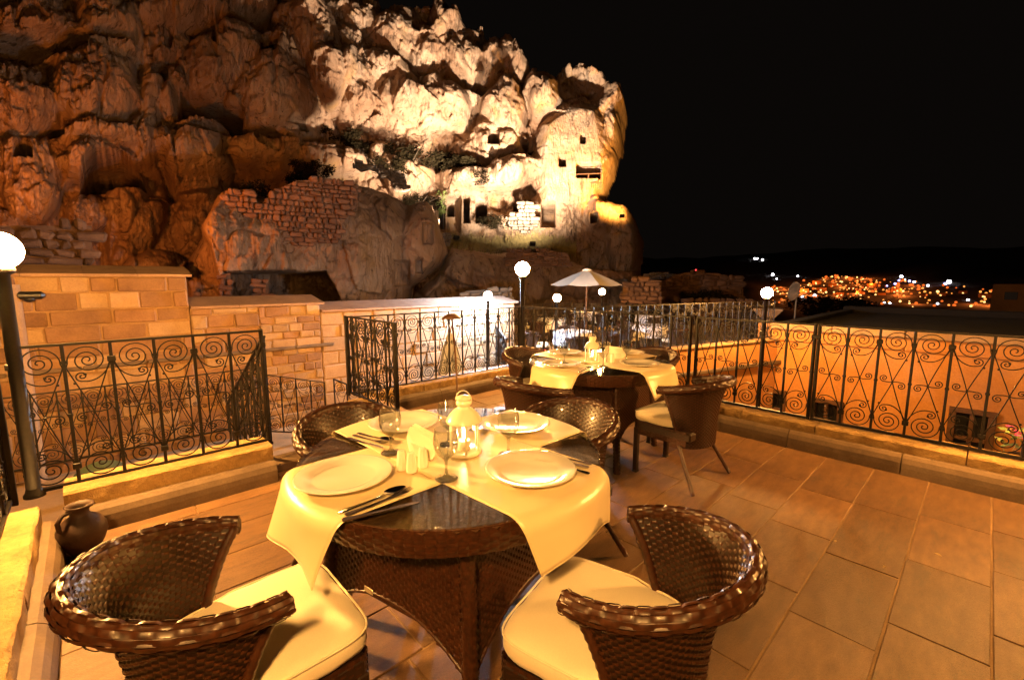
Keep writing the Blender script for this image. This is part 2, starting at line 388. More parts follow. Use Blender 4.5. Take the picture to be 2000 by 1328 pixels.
def rock_sheet(name, poly, Rf, bumps, dents, holes, step, roll, w, seed, nrand, rsize, amp, label, cat, flats=(), ns=1.0):
    """a rock face as one relief surface round the valley: every point stands at its own distance; holes are cut in as deep cavities"""
    P = np.array(poly, float)
    xs = np.arange(P[:,0].min(), P[:,0].max()+step, step); ys = np.arange(P[:,1].min(), P[:,1].max()+step, step)
    X, Y = np.meshgrid(xs, ys)
    sd = poly_sd(X, Y, poly) + (fbm(X/34, Y/34, seed, 4)-.5)*15
    rad = Rf(X, Y)
    rg = random.Random(seed)
    D = np.zeros(X.shape)
    allb = list(bumps)
    mx0, mx1, my0, my1 = P[:,0].min(), P[:,0].max(), P[:,1].min(), P[:,1].max()
    for _ in range(nrand):
        s = rg.uniform(*rsize)
        allb.append((rg.uniform(mx0, mx1), rg.uniform(my0, my1), s*rg.uniform(.6, 1.1), s*rg.uniform(.7, 1.5), rg.uniform(.4, 1.0)*amp*s/40, rg.uniform(-25, 15)))
    wx = (fbm(X/45, Y/45, seed+40, 3)-.5)*20; wy = (fbm(X/45, Y/45, seed+60, 3)-.5)*20
    for cx, cy, rx, ry, h, ro in allb:
        c, s = math.cos(R(ro)), math.sin(R(ro)); dx = X+wx-cx; dy = Y+wy-cy
        q = ((dx*c+dy*s)/rx)**2+((-dx*s+dy*c)/ry)**2
        D = np.maximum(D, 1.25*h*np.power(np.clip(1-q, 0, 1), .40))
    for pl, h, soft in dents:
        s = poly_sd(X+wx*.5, Y+wy*.5, pl); D = D - h*np.clip(s/soft, 0, 1)
    d1, d2, hh = worley((X+wx)/70, (Y+wy)/95, seed+3)
    D += ns*(.5*(hh-.5) * np.clip((d2-d1)*5, 0, 1) - .25*np.exp(-((d2-d1)*16)**2))
    d1, d2, hh = worley((X+wx*1.5)/24, (Y+wy*1.5)/34, seed+4)
    D += ns*(.30*(hh-.5)*np.clip((d2-d1)*4, 0, 1) - .08*np.exp(-((d2-d1)*10)**2))
    fl = fbm(X/7+wx*.05, Y/90, seed+7, 3); D += ns*(fl-.5)*.42*fbm(X/60, Y/60, seed+8, 2)
    D += ns*((fbm(X/40, Y/34, seed+9, 3)-.5)*.55 + (fbm(X/6, Y/6, seed+10, 3)-.5)*.15)
    D += ns*(facets((X+wx*.6)/62, (Y+wy*.6)/78, seed+20)*.62 + facets((X+wx*.5)/21, (Y+wy*.5)/27, seed+22)*.16)
    strata = fbm(X/160+3, (Y+wy*.6)/9, seed+12, 2); D += ns*(strata-.5)*.16
    for pl, h, soft in flats:
        s = np.clip(poly_sd(X, Y, pl)/soft, 0, 1); D = D*(1-s)+(h+(fbm(X/20, Y/26, seed+13, 4)-.5)*.22)*s
    D -= roll*np.clip(1-sd/w, 0, 1)**2.0
    for pl, h in holes:
        s = poly_sd(X+wx*.06, Y+wy*.06, pl); D -= h*np.clip((s+step*.5)/(step*1.0), 0, 1)
    u = (X-1000)/FPX; v = (Y-664)/FPX
    dx = u; dy = math.cos(PITCH)-v*math.sin(PITCH); dz = -math.sin(PITCH)-v*math.cos(PITCH)
    hz = np.hypot(dx, dy)
    Z = CAMH+dz/hz*rad
    rr = rad-D
    VX = dx/hz*rr; VY = dy/hz*rr
    keep = sd > 0
    nr, nc = X.shape
    cell = keep[:-1,:-1] & keep[1:,:-1] & keep[:-1,1:] & keep[1:,1:]
    jj, ii = np.nonzero(cell)
    a = jj*nc+ii; F = np.stack([a, a+nc, a+nc+1, a+1], -1)
    used = np.unique(F); remap = np.full(nr*nc, -1); remap[used] = np.arange(len(used)); F = remap[F]
    V = np.stack([VX.ravel()[used], VY.ravel()[used], Z.ravel()[used]], -1)
    m = bpy.data.meshes.new(name)
    m.vertices.add(len(V)); m.vertices.foreach_set('co', V.astype(np.float32).ravel())
    m.loops.add(F.size); m.loops.foreach_set('vertex_index', F.astype(np.int32).ravel())
    m.polygons.add(len(F)); m.polygons.foreach_set('loop_start', np.arange(0, F.size, 4, dtype=np.int32)); m.polygons.foreach_set('loop_total', np.full(len(F), 4, np.int32))
    m.polygons.foreach_set('use_smooth', np.ones(len(F), bool)); m.update(); m.validate()
    o = mobj(name, m, ROCK); tag(o, label, cat)
    def depth(x, y):
        i = int(np.clip(round((x-xs[0])/step), 0, nc-1)); j = int(np.clip(round((y-ys[0])/step), 0, nr-1)); return float(rr[j, i])
    return o, depth
def rect(x0, y0, x1, y1): return [(x0,y0),(x1,y0),(x1,y1),(x0,y1)]
def arch(x0, y0, x1, y1):
    c = (x0+x1)/2; r = (x1-x0)/2
    return [(x1,y1),(x0,y1)]+[(c-r*math.cos(math.pi*i/8), y0+r*(1-math.sin(math.pi*i/8))*.9) for i in range(9)]

CLIFF_POLY = [(-150,-70),(735,-70),(742,0),(762,8),(800,12),(842,14),(905,36),(916,60),(945,56),(962,66),(985,62),(1000,70),(1008,68),(1022,96),(1048,130),(1070,148),(1078,128),(1105,122),(1140,126),(1160,140),(1190,152),(1206,172),(1222,168),(1226,200),(1222,240),(1214,285),(1206,330),(1192,372),(1184,388),(1212,390),(1228,396),(1246,430),(1258,455),(1256,500),(1250,545),(1250,640),(-150,640)]
def Rcliff(X, Y):
    r0 = np.interp(X, [-150, 0, 300, 500, 700, 900, 1100, 1260], [19, 20.5, 25, 28.5, 31.5, 34, 36, 37])
    return r0 + np.interp(Y, [-70, 0, 150, 300, 450, 640], [7.5, 6, 3.6, 1.6, 0.3, 0])
bumps = [
 (1118,310,80,120,3.0,4),(1188,270,30,120,2.4,6),(1205,200,22,44,2.2,0),(1130,470,60,70,2.0,0),(1215,470,36,80,2.6,0),(1175,430,40,44,2.6,0),
 (985,230,44,66,3.0,-6),(1062,205,42,46,3.6,-12),(972,286,60,40,2.4,0),(1010,345,70,34,3.4,-14),(930,360,60,26,2.8,4),(1092,190,50,46,1.2,0),
 (872,62,36,56,2.2,0),(830,112,46,50,2.0,14),(770,90,64,44,2.4,20),(790,52,40,44,1.6,0),(902,128,40,40,2.0,-30),(965,130,30,44,1.8,0),(1005,130,34,56,2.0,-10),
 (700,60,50,40,2.2,30),(690,110,60,34,2.4,30),(744,150,74,26,2.6,24),(790,215,44,54,2.8,0),(842,212,46,56,2.8,0),(880,216,40,48,2.6,0),(752,212,34,50,2.4,-20),
 (618,96,46,100,3.6,-22),(640,165,44,70,3.8,-18),(676,160,36,56,3.2,-12),(588,60,60,50,2.6,-30),(560,120,70,60,2.6,-25),(700,205,26,24,2.0,0),(742,300,22,18,2.0,0),
 (530,205,90,80,3.2,-12),(430,150,90,70,2.8,-10),(470,120,60,50,3.0,0),(360,50,140,44,2.6,-6),(300,110,90,60,1.8,0),(190,195,100,84,3.0,0),(90,90,110,60,2.4,10),
 (40,220,90,70,2.6,0),(215,285,110,26,2.8,0),(190,330,90,44,2.8,0),(380,300,90,44,2.6,6),(520,305,110,34,2.8,2),(640,318,80,30,2.6,4),(60,330,110,60,1.8,0),
 (350,215,40,70,2.2,0),(300,200,34,90,1.8,0),(480,20,70,40,2.4,0),(240,20,120,34,2.2,0),(60,20,130,40,1.6,0),
 (1000,440,60,24,2.6,4),(1060,470,80,26,2.4,8),(900,420,60,60,1.2,0)]
dents = [([(1055,190),(1075,128),(1150,126),(1196,168),(1180,215),(1120,212)], 1.0, 30), ([(850,150),(1000,165),(960,205),(880,180)], 2.0, 20),
 ([(640,225),(720,225),(860,270),(960,330),(950,352),(800,330),(650,270)], 2.6, 34), ([(320,262),(480,262),(640,290),(600,300),(340,285)], 1.8, 14),
 ([(330,190),(360,190),(490,232),(490,275),(340,262)], 1.2, 14), ([(-150,130),(70,150),(270,120),(260,100),(60,100)], 2.0, 18), ([(260,330),(700,345),(700,380),(280,400)], 2.2, 20)]
holes = [(arch(866,40,881,66), 6.5), (arch(954,276,974,300), 8.2), (rect(1057,408,1084,452), 6.1), (arch(930,402,951,440), 7.3), (arch(874,402,887,425), 4.9), (rect(857,406,869,448), 5.3),
 (rect(906,392,917,440), 6.1), (rect(1003,400,1013,412), 4.1), (rect(1126,342,1172,366), 9.0), (rect(1154,428,1167,443), 4.9), ([(354,196),(400,210),(478,240),(470,268),(352,250)], 8.3),
 ([(158,378),(166,340),(190,318),(240,318),(268,340),(286,378)], 10.4), ([(564,260),(575,250),(596,252),(602,262)], 4.8), ([(505,112),(548,112),(540,150),(520,148)], 4.2), ([(60,195),(100,180),(96,205),(60,215)], 3.9),
 (arch(300,150,330,182), 4), (arch(96,262,128,286), 4), (rect(640,120,652,140), 4), (rect(716,112,726,128), 4), (arch(806,70,818,90), 4), (rect(1092,330,1104,346), 4), (rect(1020,286,1030,300), 4), (arch(420,100,444,122), 4), (arch(30,296,66,330), 4.5), (rect(1134,292,1143,306), 4)]
flats = [(rect(852,388,902,462), .6, 8), ([(1046,262),(1085,236),(1130,222),(1178,228),(1192,300),(1178,372),(1150,420),(1046,424)], 3.6, 24)]
cliff, cliff_depth = rock_sheet('cliff', CLIFF_POLY, Rcliff, bumps, dents, holes, 2.0, 5.5, 24, 3, 80, (26, 80), 1.7,
    'huge pale tuff cliff riddled with caves, floodlit above the terrace', 'cliff', flats)
OUT_POLY = [(330,640),(352,580),(352,520),(380,470),(396,420),(420,372),(470,352),(520,362),(560,344),(640,346),(720,352),(770,372),(800,392),(838,392),(858,420),(862,450),(876,490),(866,520),(836,545),(806,566),(800,640)]
def Rout(X, Y):
    return np.interp(X, [330, 500, 700, 880], [16.5, 18.5, 20.5, 22.5]) + np.interp(Y, [340, 450, 640], [2.6, .8, 0])
ob = [(560,500,170,130,1.6,0),(700,480,110,120,1.8,0),(450,470,80,110,1.2,0),(825,470,46,90,1.8,8),(640,420,140,60,1.2,0),(745,545,60,60,1.0,0)]
oh = [([(428,640),(432,545),(440,532),(540,530),(636,532),(652,556),(668,590),(672,640)], 10), (rect(770,512,800,558), .7), (rect(826,446,846,482), .5), (rect(812,510,824,534), .9), ([(330,640),(336,590),(372,470),(392,440),(412,480),(432,560),(430,640)], 3.5)]
outcrop, out_depth = rock_sheet('rock_outcrop', OUT_POLY, Rout, ob, [], oh, 2.0, 3.5, 22, 21, 14, (30, 60), .5,
    'dim brown rock outcrop with a long black cave behind the garden wall', 'rock', ns=.45)
SLOPE_POLY = [(790,640),(806,575),(840,545),(866,512),(880,472),(900,486),(960,490),(1010,478),(1040,486),(1100,492),(1150,520),(1235,528),(1252,545),(1252,640)]
def Rslope(X, Y): return np.interp(X, [790, 1000, 1250], [21, 26, 30]) + np.interp(Y, [470, 560, 640], [3.5, .6, 0])
slope, slope_depth = rock_sheet('rock_slope', SLOPE_POLY, Rslope, [(1000,540,120,50,1.2,0),(920,520,60,40,1.4,12),(1140,550,90,30,1.0,0)], [], [([(820,640),(826,590),(872,545),(930,560),(960,600),(960,640)], 1.6)], 2.5, 3.0, 20, 31, 30, (14, 34), .7,
    'dark boulder slope between the cliff foot and the lamps', 'rock')

# ------------------------------------------------------------------ floodlights that light the cliff
def floodlight(loc, target, power, col, cone, label, size=.25, blend=.5):
    loc = Vector(loc); d = (Vector(target)-loc).normalized(); q = d.to_track_quat('-Z', 'Y')
    e = empty('floodlight', loc, 0, label, 'floodlight'); e.rotation_mode = 'QUATERNION'; e.rotation_quaternion = q
    b = MB(); b.add(*cbox(-.16,.16,-.12,.12,.03,.16,.02)); b.obj('housing', BLACKP, e)
    b = MB(); b.add(*tube([(-.19,0,.08),(-.19,0,.3),(.19,0,.3),(.19,0,.08)], .012, 6)); b.obj('bracket', IRON, e)
    ld = bpy.data.lights.new('flood', 'SPOT'); ld.energy = power; ld.color = col; ld.spot_size = R(cone); ld.spot_blend = blend; ld.shadow_soft_size = size
    l = bpy.data.objects.new('light', ld); link(l, e); l.location = (0,0,0)
    return e
# ------------------------------------------------------------------ masonry helpers
def ray_plane(x, y, P0, n):
    d = ray(x, y); o = Vector((0,0,CAMH)); t = (P0-o).dot(n)/d.dot(n); return o+d*t
def rubble_wall(name, poly, r, course, width, mat, label, cat='wall', yaw=0.0, thick=.5, seed=1, holes=(), core=None, depthj=.09, fine=.75, group=None):
    """a wall of single stones laid in courses, standing at distance r; poly is its outline, measured on the photograph"""
    rg = random.Random(seed)
    cx = sum(p[0] for p in poly)/len(poly); cy = sum(p[1] for p in poly)/len(poly)
    P0 = at_r(cx, cy, r); hd = math.atan2(P0.x, P0.y)+R(yaw); n = Vector((math.sin(hd), math.cos(hd), 0)); ex = Vector((n.y, -n.x, 0))
    loc = []
    for x, y in poly:
        p = ray_plane(x, y, P0, n)-P0; loc.append((p.dot(ex), p.z))
    zmin = min(p[1] for p in loc); base = P0+Vector((0,0,zmin))
    e = empty(name, base, 0, label, cat, group); e.rotation_euler = (0, 0, -hd)
    L2 = [(x, z-zmin) for x, z in loc]
    HL = []
    for h in holes:
        q = []
        for x, y in h:
            p = ray_plane(x, y, P0, n)-P0; q.append((p.dot(ex), p.z-zmin))
        HL.append(q)
    s = r/883.0; ch = course*s; cw = width*s
    # backing core a little behind the stone faces
    if not HL:
        nn = len(L2); v = [(x, thick*.22, z) for x, z in L2]+[(x, thick, z) for x, z in L2]
        f = [tuple(range(nn)), tuple(range(2*nn-1, nn-1, -1))]+[(i, i+nn, (i+1) % nn+nn, (i+1) % nn) for i in range(nn)]
        m = bpy.data.meshes.new('mortar_core'); m.from_pydata(v, [], f); m.update(); mobj('mortar_core', m, core or mat, e)
    x0 = min(p[0] for p in L2); x1 = max(p[0] for p in L2); z1 = max(p[1] for p in L2)
    z = 0.0; cnt = 0
    while z < z1 and cnt < 298:
        h = ch*rg.uniform(.7, 1.35); x = x0-rg.uniform(0, cw)
        while x < x1 and cnt < 298:
            w = cw*rg.choice([.5,.65,.8,1,1.25,1.7])*rg.uniform(.85,1.15); c = (np.array([x+w/2]), np.array([z+h/2]))
            if poly_sd(*c, L2)[0] > -.1*h and not any(poly_sd(*c, q)[0] > 0 for q in HL):
                g = .07*min(w, h); dj = rg.uniform(-depthj, depthj)
                b = MB(); b.add(*cbox(-w/2+g, w/2-g, -thick*.2+dj, thick*.8, -h/2+g, h/2-g, .22*min(w,h), rg, .13*min(w,h)))
                o = b.obj('stone', mat, e, (x+w/2, 0, z+h/2)); o.rotation_euler = (0, R(rg.uniform(-7, 7)), 0); cnt += 1
            x += w
        z += h
    return e
rubble_wall('ruined_wall', [(455,468),(432,420),(440,372),(492,368),(506,402),(540,370),(580,352),(640,350),(700,362),(700,400),(668,440),(660,470),(590,482),(520,478)], 17.9, 8.5, 12, RUBBLE,
    'collapsed brown rubble wall built on top of the rock outcrop', yaw=-6, thick=.5, seed=4)
rubble_wall('ruined_arch_wall', [(690,322),(700,316),(760,330),(796,340),(794,372),(770,370),(764,352),(748,336),(722,328),(704,332)], 26.5, 7, 11, PALERUB,
    'white lit stone arch wall at the edge of the ledge', thick=.6, seed=6)
rubble_wall('hut_wall', [(988,440),(990,416),(1002,412),(1002,402),(1014,396),(1044,396),(1046,448),(1030,456)], 31.5, 6.5, 12, PALERUB,
    'white block wall of a hut with a small square window at the cliff foot', thick=.6, seed=7, holes=[rect(1003,400,1013,413)])
rubble_wall('terrace_ruin', [(1215,640),(1216,560),(1240,545),(1292,548),(1292,640)], 21, 9, 16, RUBBLE, 'rough stone wall with level courses below the cliff corner', seed=8, thick=.7)
rubble_wall('far_ruin', [(1290,612),(1290,552),(1310,540),(1340,532),(1404,534),(1420,541),(1452,543),(1452,612)], 29, 8, 15, RUBBLE, 'long brown ruined wall under the night sky', seed=9, thick=.8)
rubble_wall('lit_ruin', [(1254,546),(1257,535),(1300,534),(1326,536),(1312,545)], 34, 5, 9, PALERUB, 'short floodlit stone wall right of the cliff', seed=10, thick=.6)
rubble_wall('low_ruin', [(1296,640),(1296,590),(1318,583),(1400,585),(1470,580),(1470,640)], 24, 8, 15, RUBBLE, 'low brown stone wall with two dark arched niches', seed=12, thick=.7, holes=[arch(1306,588,1316,602), arch(1325,588,1334,602)])
rubble_wall('stone_chimney', [(908,600),(908,569),(950,566),(996,564),(996,600)], 15.5, 8, 13, PALERUB, 'square stone block pier behind the cool white lamp', seed=13, thick=1.0)
rubble_wall('rock_hut_wall', [(-40,515),(-40,440),(60,440),(180,440),(182,515)], 12.5, 13, 24, RUBBLE, 'dim brown masonry wall above the garden wall at the far left', seed=14, thick=.5)
rubble_wall('cave_pier', [(428,590),(430,536),(450,534),(452,590)], 17.0, 8, 14, RUBBLE, 'stone pier at the left edge of the black cave', seed=15, thick=.5)
rubble_wall('cave_pillar', [(498,590),(500,546),(524,546),(526,590)], 17.6, 8, 14, RUBBLE, 'stone pillar standing inside the black cave', seed=16, thick=.5)
rubble_wall('ledge_wall', [(862,480),(862,456),(880,454),(880,480)], 29, 6, 9, PALERUB, 'little block pier below the cave house door', seed=17, thick=.5)
rubble_wall('slope_wall', [(985,520),(990,488),(1030,486),(1036,494),(1050,494),(1050,486),(1108,494),(1120,520)], 26.3, 7, 14, RUBBLE, 'stepped dry stone wall at the foot of the lit cliff', seed=18, thick=.6)

# balcony rail in the cave opening
r = cliff_depth(1150, 372)
P = at_r(1149, 353, r+.1); e = empty('cave_balcony', P-Vector((0,0,.55)), -math.atan2(P.x, P.y), 'dark wooden balcony frame in a cave opening near the cliff edge', 'balcony')
for x in (-.95, 0, .9):
    b = MB(); b.add(*cbox(x-.04, x+.04, -.05, .05, 0, 1.05, .01)); b.obj('post', WOOD, e)
for z in (.35, .98):
    b = MB(); b.add(*cbox(-1, 1, -.04, .04, z, z+.06, .01)); b.obj('beam', WOOD, e)
b = MB()
for i in range(15): b.add(*cbox(-.93+i*.13, -.90+i*.13, -.02, .02, 0, .36, .004))
b.obj('baluster', WOOD, e)

# ------------------------------------------------------------------ vegetation
def leaf_blob(n, rx, ry, rz, size, seed, low=.15):
    rg = random.Random(seed); b = MB(); cl = [(rg.gauss(0,.45), rg.gauss(0,.45), rg.uniform(low, .9)) for _ in range(9)]
    for _ in range(n):
        c = rg.choice(cl); d = Vector((rg.gauss(0,1), rg.gauss(0,1), rg.gauss(0,1))).normalized()*rg.uniform(.1,.42)
        p = Vector(((c[0]+d.x)*rx, (c[1]+d.y)*ry, max(.02, c[2]+d.z*.8)*rz))
        u = Vector((rg.gauss(0,1), rg.gauss(0,1), rg.gauss(0,.7))).normalized(); w = u.orthogonal().normalized(); s = size*rg.uniform(.6, 1.3)
        k = rg.uniform(-.3, .3)*s
        V = [p-u*s, p+w*s*.42+Vector((0,0,k)), p+u*s, p-w*s*.42+Vector((0,0,k))]
        b.add(V, [(0,1,2,3)])
    return b
def stems(seed, rx, ry, rz, n=6):
    rg = random.Random(seed); b = MB()
    for _ in range(n):
        x = rg.gauss(0,.4)*rx; y = rg.gauss(0,.4)*ry
        b.add(*tube([(0,0,-.1),(x*.4,y*.4,rz*.3),(x,y,rz*.75)], [.03*rz,.02*rz,.008*rz], 5))
    return b
BUSH = [(leaf_blob(1500, 1, 1, 1, .085, s).mesh('foliage'), stems(s, 1, 1, 1).mesh('stem')) for s in (1, 2, 3)]
for m, s in BUSH: m.materials.append(LEAF1); s.materials.append(BARK)
def bush(x, y, r, sc, label, k, group=None):
    P = at_r(x, y, r); e = empty('bush', P, rng.uniform(0, 6), label, 'bush', group); e.scale = (sc*1.25, sc*1.1, sc)
    m, s = BUSH[k % 3]; mobj('foliage', m, None, e); mobj('stem', s, None, e); return e
bl = ['dark bush under the dim left caves', 'dark shrub at the left end of the ledge', 'dark shrub on the ledge below the fluted rock', 'broad dark bush in the middle of the ledge', 'dark bush on the ledge left of the white rock',
      'dark bush on the ledge below the square cave window', 'low dark bush above the cave house', 'dark shrub hanging over the arch wall', 'dark shrub growing above the rubble wall', 'dark creeper on the rubble wall notch', 'dark scrub left of the cave house', 'small dark bush right of the cave window rock']
bp = [(610,330,1.1),(668,272,1.5),(706,290,1.2),(800,312,1.9),(850,320,1.8),(905,330,1.6),(940,346,1.2),(768,322,1.2),(600,352,.9),(498,380,.9),(815,395,1.6),(1042,300,.8)]
for i, (x, y, s) in enumerate(bp):
    dp = (out_depth(x, y)-.4 if i in (8, 9) else cliff_depth(x, y)-.5)
    bush(x, y+14, dp, s*.72, bl[i], i, 'scrub on the cliff ledges')
for i, (x, y, r, s, lb) in enumerate([(975,448,31.5,1.0,'olive green bush between cave door and hut wall'),(1372,602,26,.9,'black bush in front of the low ruined wall'),(1340,592,27,.6,'small black bush on the low ruined wall'),(1600,616,44,1.7,'wide dark treetop beyond the flat roof below the town'),(1660,616,46,1.4,'smaller dark treetop beyond the flat roof'),(1240,640,17,.8,'dark shrub below the level stone wall')]):
    bush(x, y, r, s, lb, i+1)
# grass tufts on the ledge below the cave house
b = MB()
for _ in range(2600):
    x = rng.uniform(868, 1125); y = np.interp(x, [868, 960, 1040, 1125], [468, 480, 470, 486])+rng.gauss(0, 7)
    P = at_r(x, y, min(cliff_depth(x, y), slope_depth(x, y) if y > 480 else 99)-.25)
    h = rng.uniform(.12, .4); dx, dy = rng.gauss(0,.1), rng.gauss(0,.1); w = .02
    b.add([P+Vector((-w,0,-.1)), P+Vector((w,0,-.1)), P+Vector((dx,dy,h))], [(0,1,2)])
tag(b.obj('dry_grass', DRYG), 'dry yellow grass on the ledge below the cave house', 'grass', kind='stuff')
# palm-like young tree by the cave house
P = at_r(866, 448, cliff_depth(866, 452)-1.0); e = empty('young_tree', P, 0, 'young green feathery tree in front of the cave house', 'tree')
b = MB(); b.add(*tube([(0,0,0),(.03,0,.8),(-.02,.02,1.5),(.02,0,2.3)], [.05,.04,.03,.015], 6)); b.obj('trunk', BARK, e)
b = MB()
for i in range(70):
    a = rng.uniform(0, 6.28); z0 = rng.uniform(.7, 2.3); l = rng.uniform(.35, .62)*(1.15-.25*z0/2.3); up = rng.uniform(.05, .45)
    p0 = Vector((0,0,z0)); p1 = p0+Vector((math.cos(a)*l*.55, math.sin(a)*l*.55, up)); p2 = p0+Vector((math.cos(a)*l, math.sin(a)*l, up*.4))
    s = Vector((-math.sin(a), math.cos(a), 0))*.045
    b.add([p0, p1+s, p2, p1-s], [(0,1,2,3)])
b.obj('crown', LEAF2, e)
# ================================================================== garden walls, yard, terrace
def block_fill(e, x0, x1, z0, z1, ch, cl, mat, rg, yf=0.0, th=.25, g=.0065, skip=None, jit=.014, cham=.014):
    z = z0
    while z < z1-.03:
        h = min(ch*rg.uniform(.85, 1.2), z1-z)
        if z1-z-h < .06: h = z1-z
        x = x0; first = True
        while x < x1-1e-4:
            w = cl*rg.uniform(.55, 1.45)*(rg.uniform(.4, .9) if first else 1); first = False
            if x1-x-w < .4*cl*.5: w = x1-x
            w = min(w, x1-x)
            if not (skip and skip(x+w/2, z+h/2)):
                b = MB(); d = rg.uniform(-jit, jit)
                b.add(*cbox(-w/2+g, w/2-g, -.014+d, th, -h/2+g, h/2-g, cham, rg, .008))
                mm = mat(rg) if callable(mat) else mat
                b.obj('stone_block', mm, e, (x+w/2, yf, z+h/2))
            x += w
        z += h
WB = 7.6
def wall_seg(a0, a1, ztop, label, seed, course, clen, mat, small=None, z0=-1.0, cap=.13):
    rg = random.Random(seed)
    e = empty('garden_wall', T(a0, WB, z0), RZ, label, 'wall', 'stepped garden wall')
    W_ = a1-a0; H = ztop-z0
    b = MB(); b.add(*cbox(0, W_, .006, .5, -.6, H, .004)); b.obj('mortar', MORTAR, e)
    if small:
        sx, ch2, cl2 = small
        block_fill(e, 0, sx, 0, H, course, clen, mat, rg); block_fill(e, sx, W_, 0, H, ch2, cl2, (lambda r_: BLOCK2 if r_.random() < .6 else BLOCK), rg)
    else: block_fill(e, 0, W_, 0, H, course, clen, mat, rg)
    # pitched coping slabs
    n = max(1, round(W_/.55)); l = W_/n
    for i in range(n):
        x0 = i*l+.003; x1 = (i+1)*l-.003
        if i == n-1: x1 += .06
        if i == 0: x0 -= .0
        V = [(x0,-.085,H+.003),(x1,-.085,H+.003),(x1,.50,H+.003),(x0,.50,H+.003),(x0,-.085,H+.035),(x1,-.085,H+.035),(x1,.50,H+cap+.02),(x0,.50,H+cap+.02)]
        bb = MB(); bb.add(V, [(3,2,1,0),(0,1,5,4),(4,5,6,7),(2,3,7,6),(1,2,6,5),(3,0,4,7)]); bb.obj('coping_slab', COPING, e)
    return e
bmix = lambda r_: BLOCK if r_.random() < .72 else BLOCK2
wall_seg(-2.6, 1.01, 1.44, 'tall left part of the orange stone garden wall', 31, .20, .40, bmix, None)
wall_seg(1.02, 2.78, 1.00, 'middle part of the garden wall with small uneven stones', 32, .195, .42, bmix, (.85, .125, .27))
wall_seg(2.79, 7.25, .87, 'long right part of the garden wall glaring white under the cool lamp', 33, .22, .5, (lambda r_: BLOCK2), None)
# string course along the wall
e = empty('string_course', T(-2.6, WB, .30), RZ, 'thin weathered stone ledge running along the orange garden wall', 'ledge')
for i in range(9):
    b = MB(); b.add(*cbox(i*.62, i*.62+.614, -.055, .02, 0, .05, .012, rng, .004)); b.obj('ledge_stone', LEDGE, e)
# pale down pipe and black wall lamp at the left
p = at_b(45, 640, WB-.1); e = tag(MB().add(*tube([(0,0,-1.6),(0,0,.95)], .085, 14)).obj('drain_pipe', BLOCK2, None, T(p[0]-.06, WB-.13, .4), smooth=True), 'thick pale pipe running down the orange wall beside the near lamp', 'pipe')
p = at_b(62, 577, WB-.1); e = empty('wall_spotlight', T(p[0]-.16, WB-.02, p[2]), RZ, 'unlit black wall lamp on the orange wall beside the near globe', 'wall lamp')
b = MB(); b.add(*cbox(-.04,.04,-.03,.0,-.05,.06,.008)); b.obj('plate', BLACKP, e)
b = MB(); b.add(*tube([(0,-.02,.02),(0,-.10,.04),(.06,-.13,.04)], .014, 6)); b.obj('arm', BLACKP, e)
b = MB(); b.add(*cbox(.03,.27,-.18,-.08,-.04,.045,.03)); b.obj('lamp_head', BLACKP, e)
b = MB(); b.add(*sphere(.05, 12, 8, (.14,-.13,-.04), .7)); b.obj('lens', BLACKP, e, smooth=True)

# yard below
b = MB(); q = [T(-4,3.55,-.95),T(10.5,3.55,-.95),T(10.5,7.65,-.95),T(-4,7.65,-.95)]; b.add(q, [(0,1,2,3)])
tag(b.obj('yard_ground', YARD), kind='structure')
# terrace body and paving
FL = empty('terrace_floor', (0,0,0), RZ); FL['kind'] = 'structure'
b = MB(); b.add(*cbox(-.55, 4.62, -2.2, 3.62, -3.3, -.0042, .002)); b.add(*cbox(1.90, 4.62, 3.615, 4.62, -3.3, -.0045, .002)); b.obj('mortar_bed', GROUT, FL)
rg = random.Random(5)
def slab(x0, x1, y0, y1):
    bb = MB(); c = .003; dz = rg.uniform(-.0015, .0015)
    bb.add(*cbox(-(x1-x0)/2+.0035, (x1-x0)/2-.0035, -(y1-y0)/2+.0035, (y1-y0)/2-.0035, -.03, 0, .003, rg, .0022))
    bb.obj('paving_slab', SLAB, FL, ((x0+x1)/2, (y0+y1)/2, dz))
def row(y0, y1, x0, x1, cuts=None):
    x = x0
    if cuts is None:
        cuts = []; x = x0+rg.uniform(.2, .6)
        while x < x1-.2: cuts.append(x); x += rg.uniform(.46, .78)
    xs = [x0]+[c for c in cuts if x0 < c < x1]+[x1]
    for i in range(len(xs)-1): slab(xs[i], xs[i+1], y0, y1)
lines = [-.14+.3*k for k in range(-4, 12)]
known = {-.14: [2.28,2.9,3.53], .16: [1.45,2.06,2.67,3.42], .46: [1.62,2.21,2.815,3.41], -.44: [1.9,2.5,3.08,3.60]}
for y in lines:
    if y >= 3.1: continue
    k = [v for kk, v in known.items() if abs(kk-y) < .02]
    cuts = None
    if k:
        c0 = k[0][0]; pre = []; c = c0-.61
        while c > -.2: pre.append(c); c -= rg.uniform(.5, .7)
        cuts = sorted(pre)+k[0]
    row(y, y+.3, -.20, 4.18, cuts)
row(3.16, 3.295, -.20, .88); row(3.16, 3.46, .885, 2.0); row(3.16, 3.46, 2.0, 4.18); row(3.46, 3.6, .90, 1.93); row(3.46, 3.76, 2.10, 4.18); row(3.76, 4.06, 2.10, 4.18); row(4.06, 4.25, 2.10, 4.18)

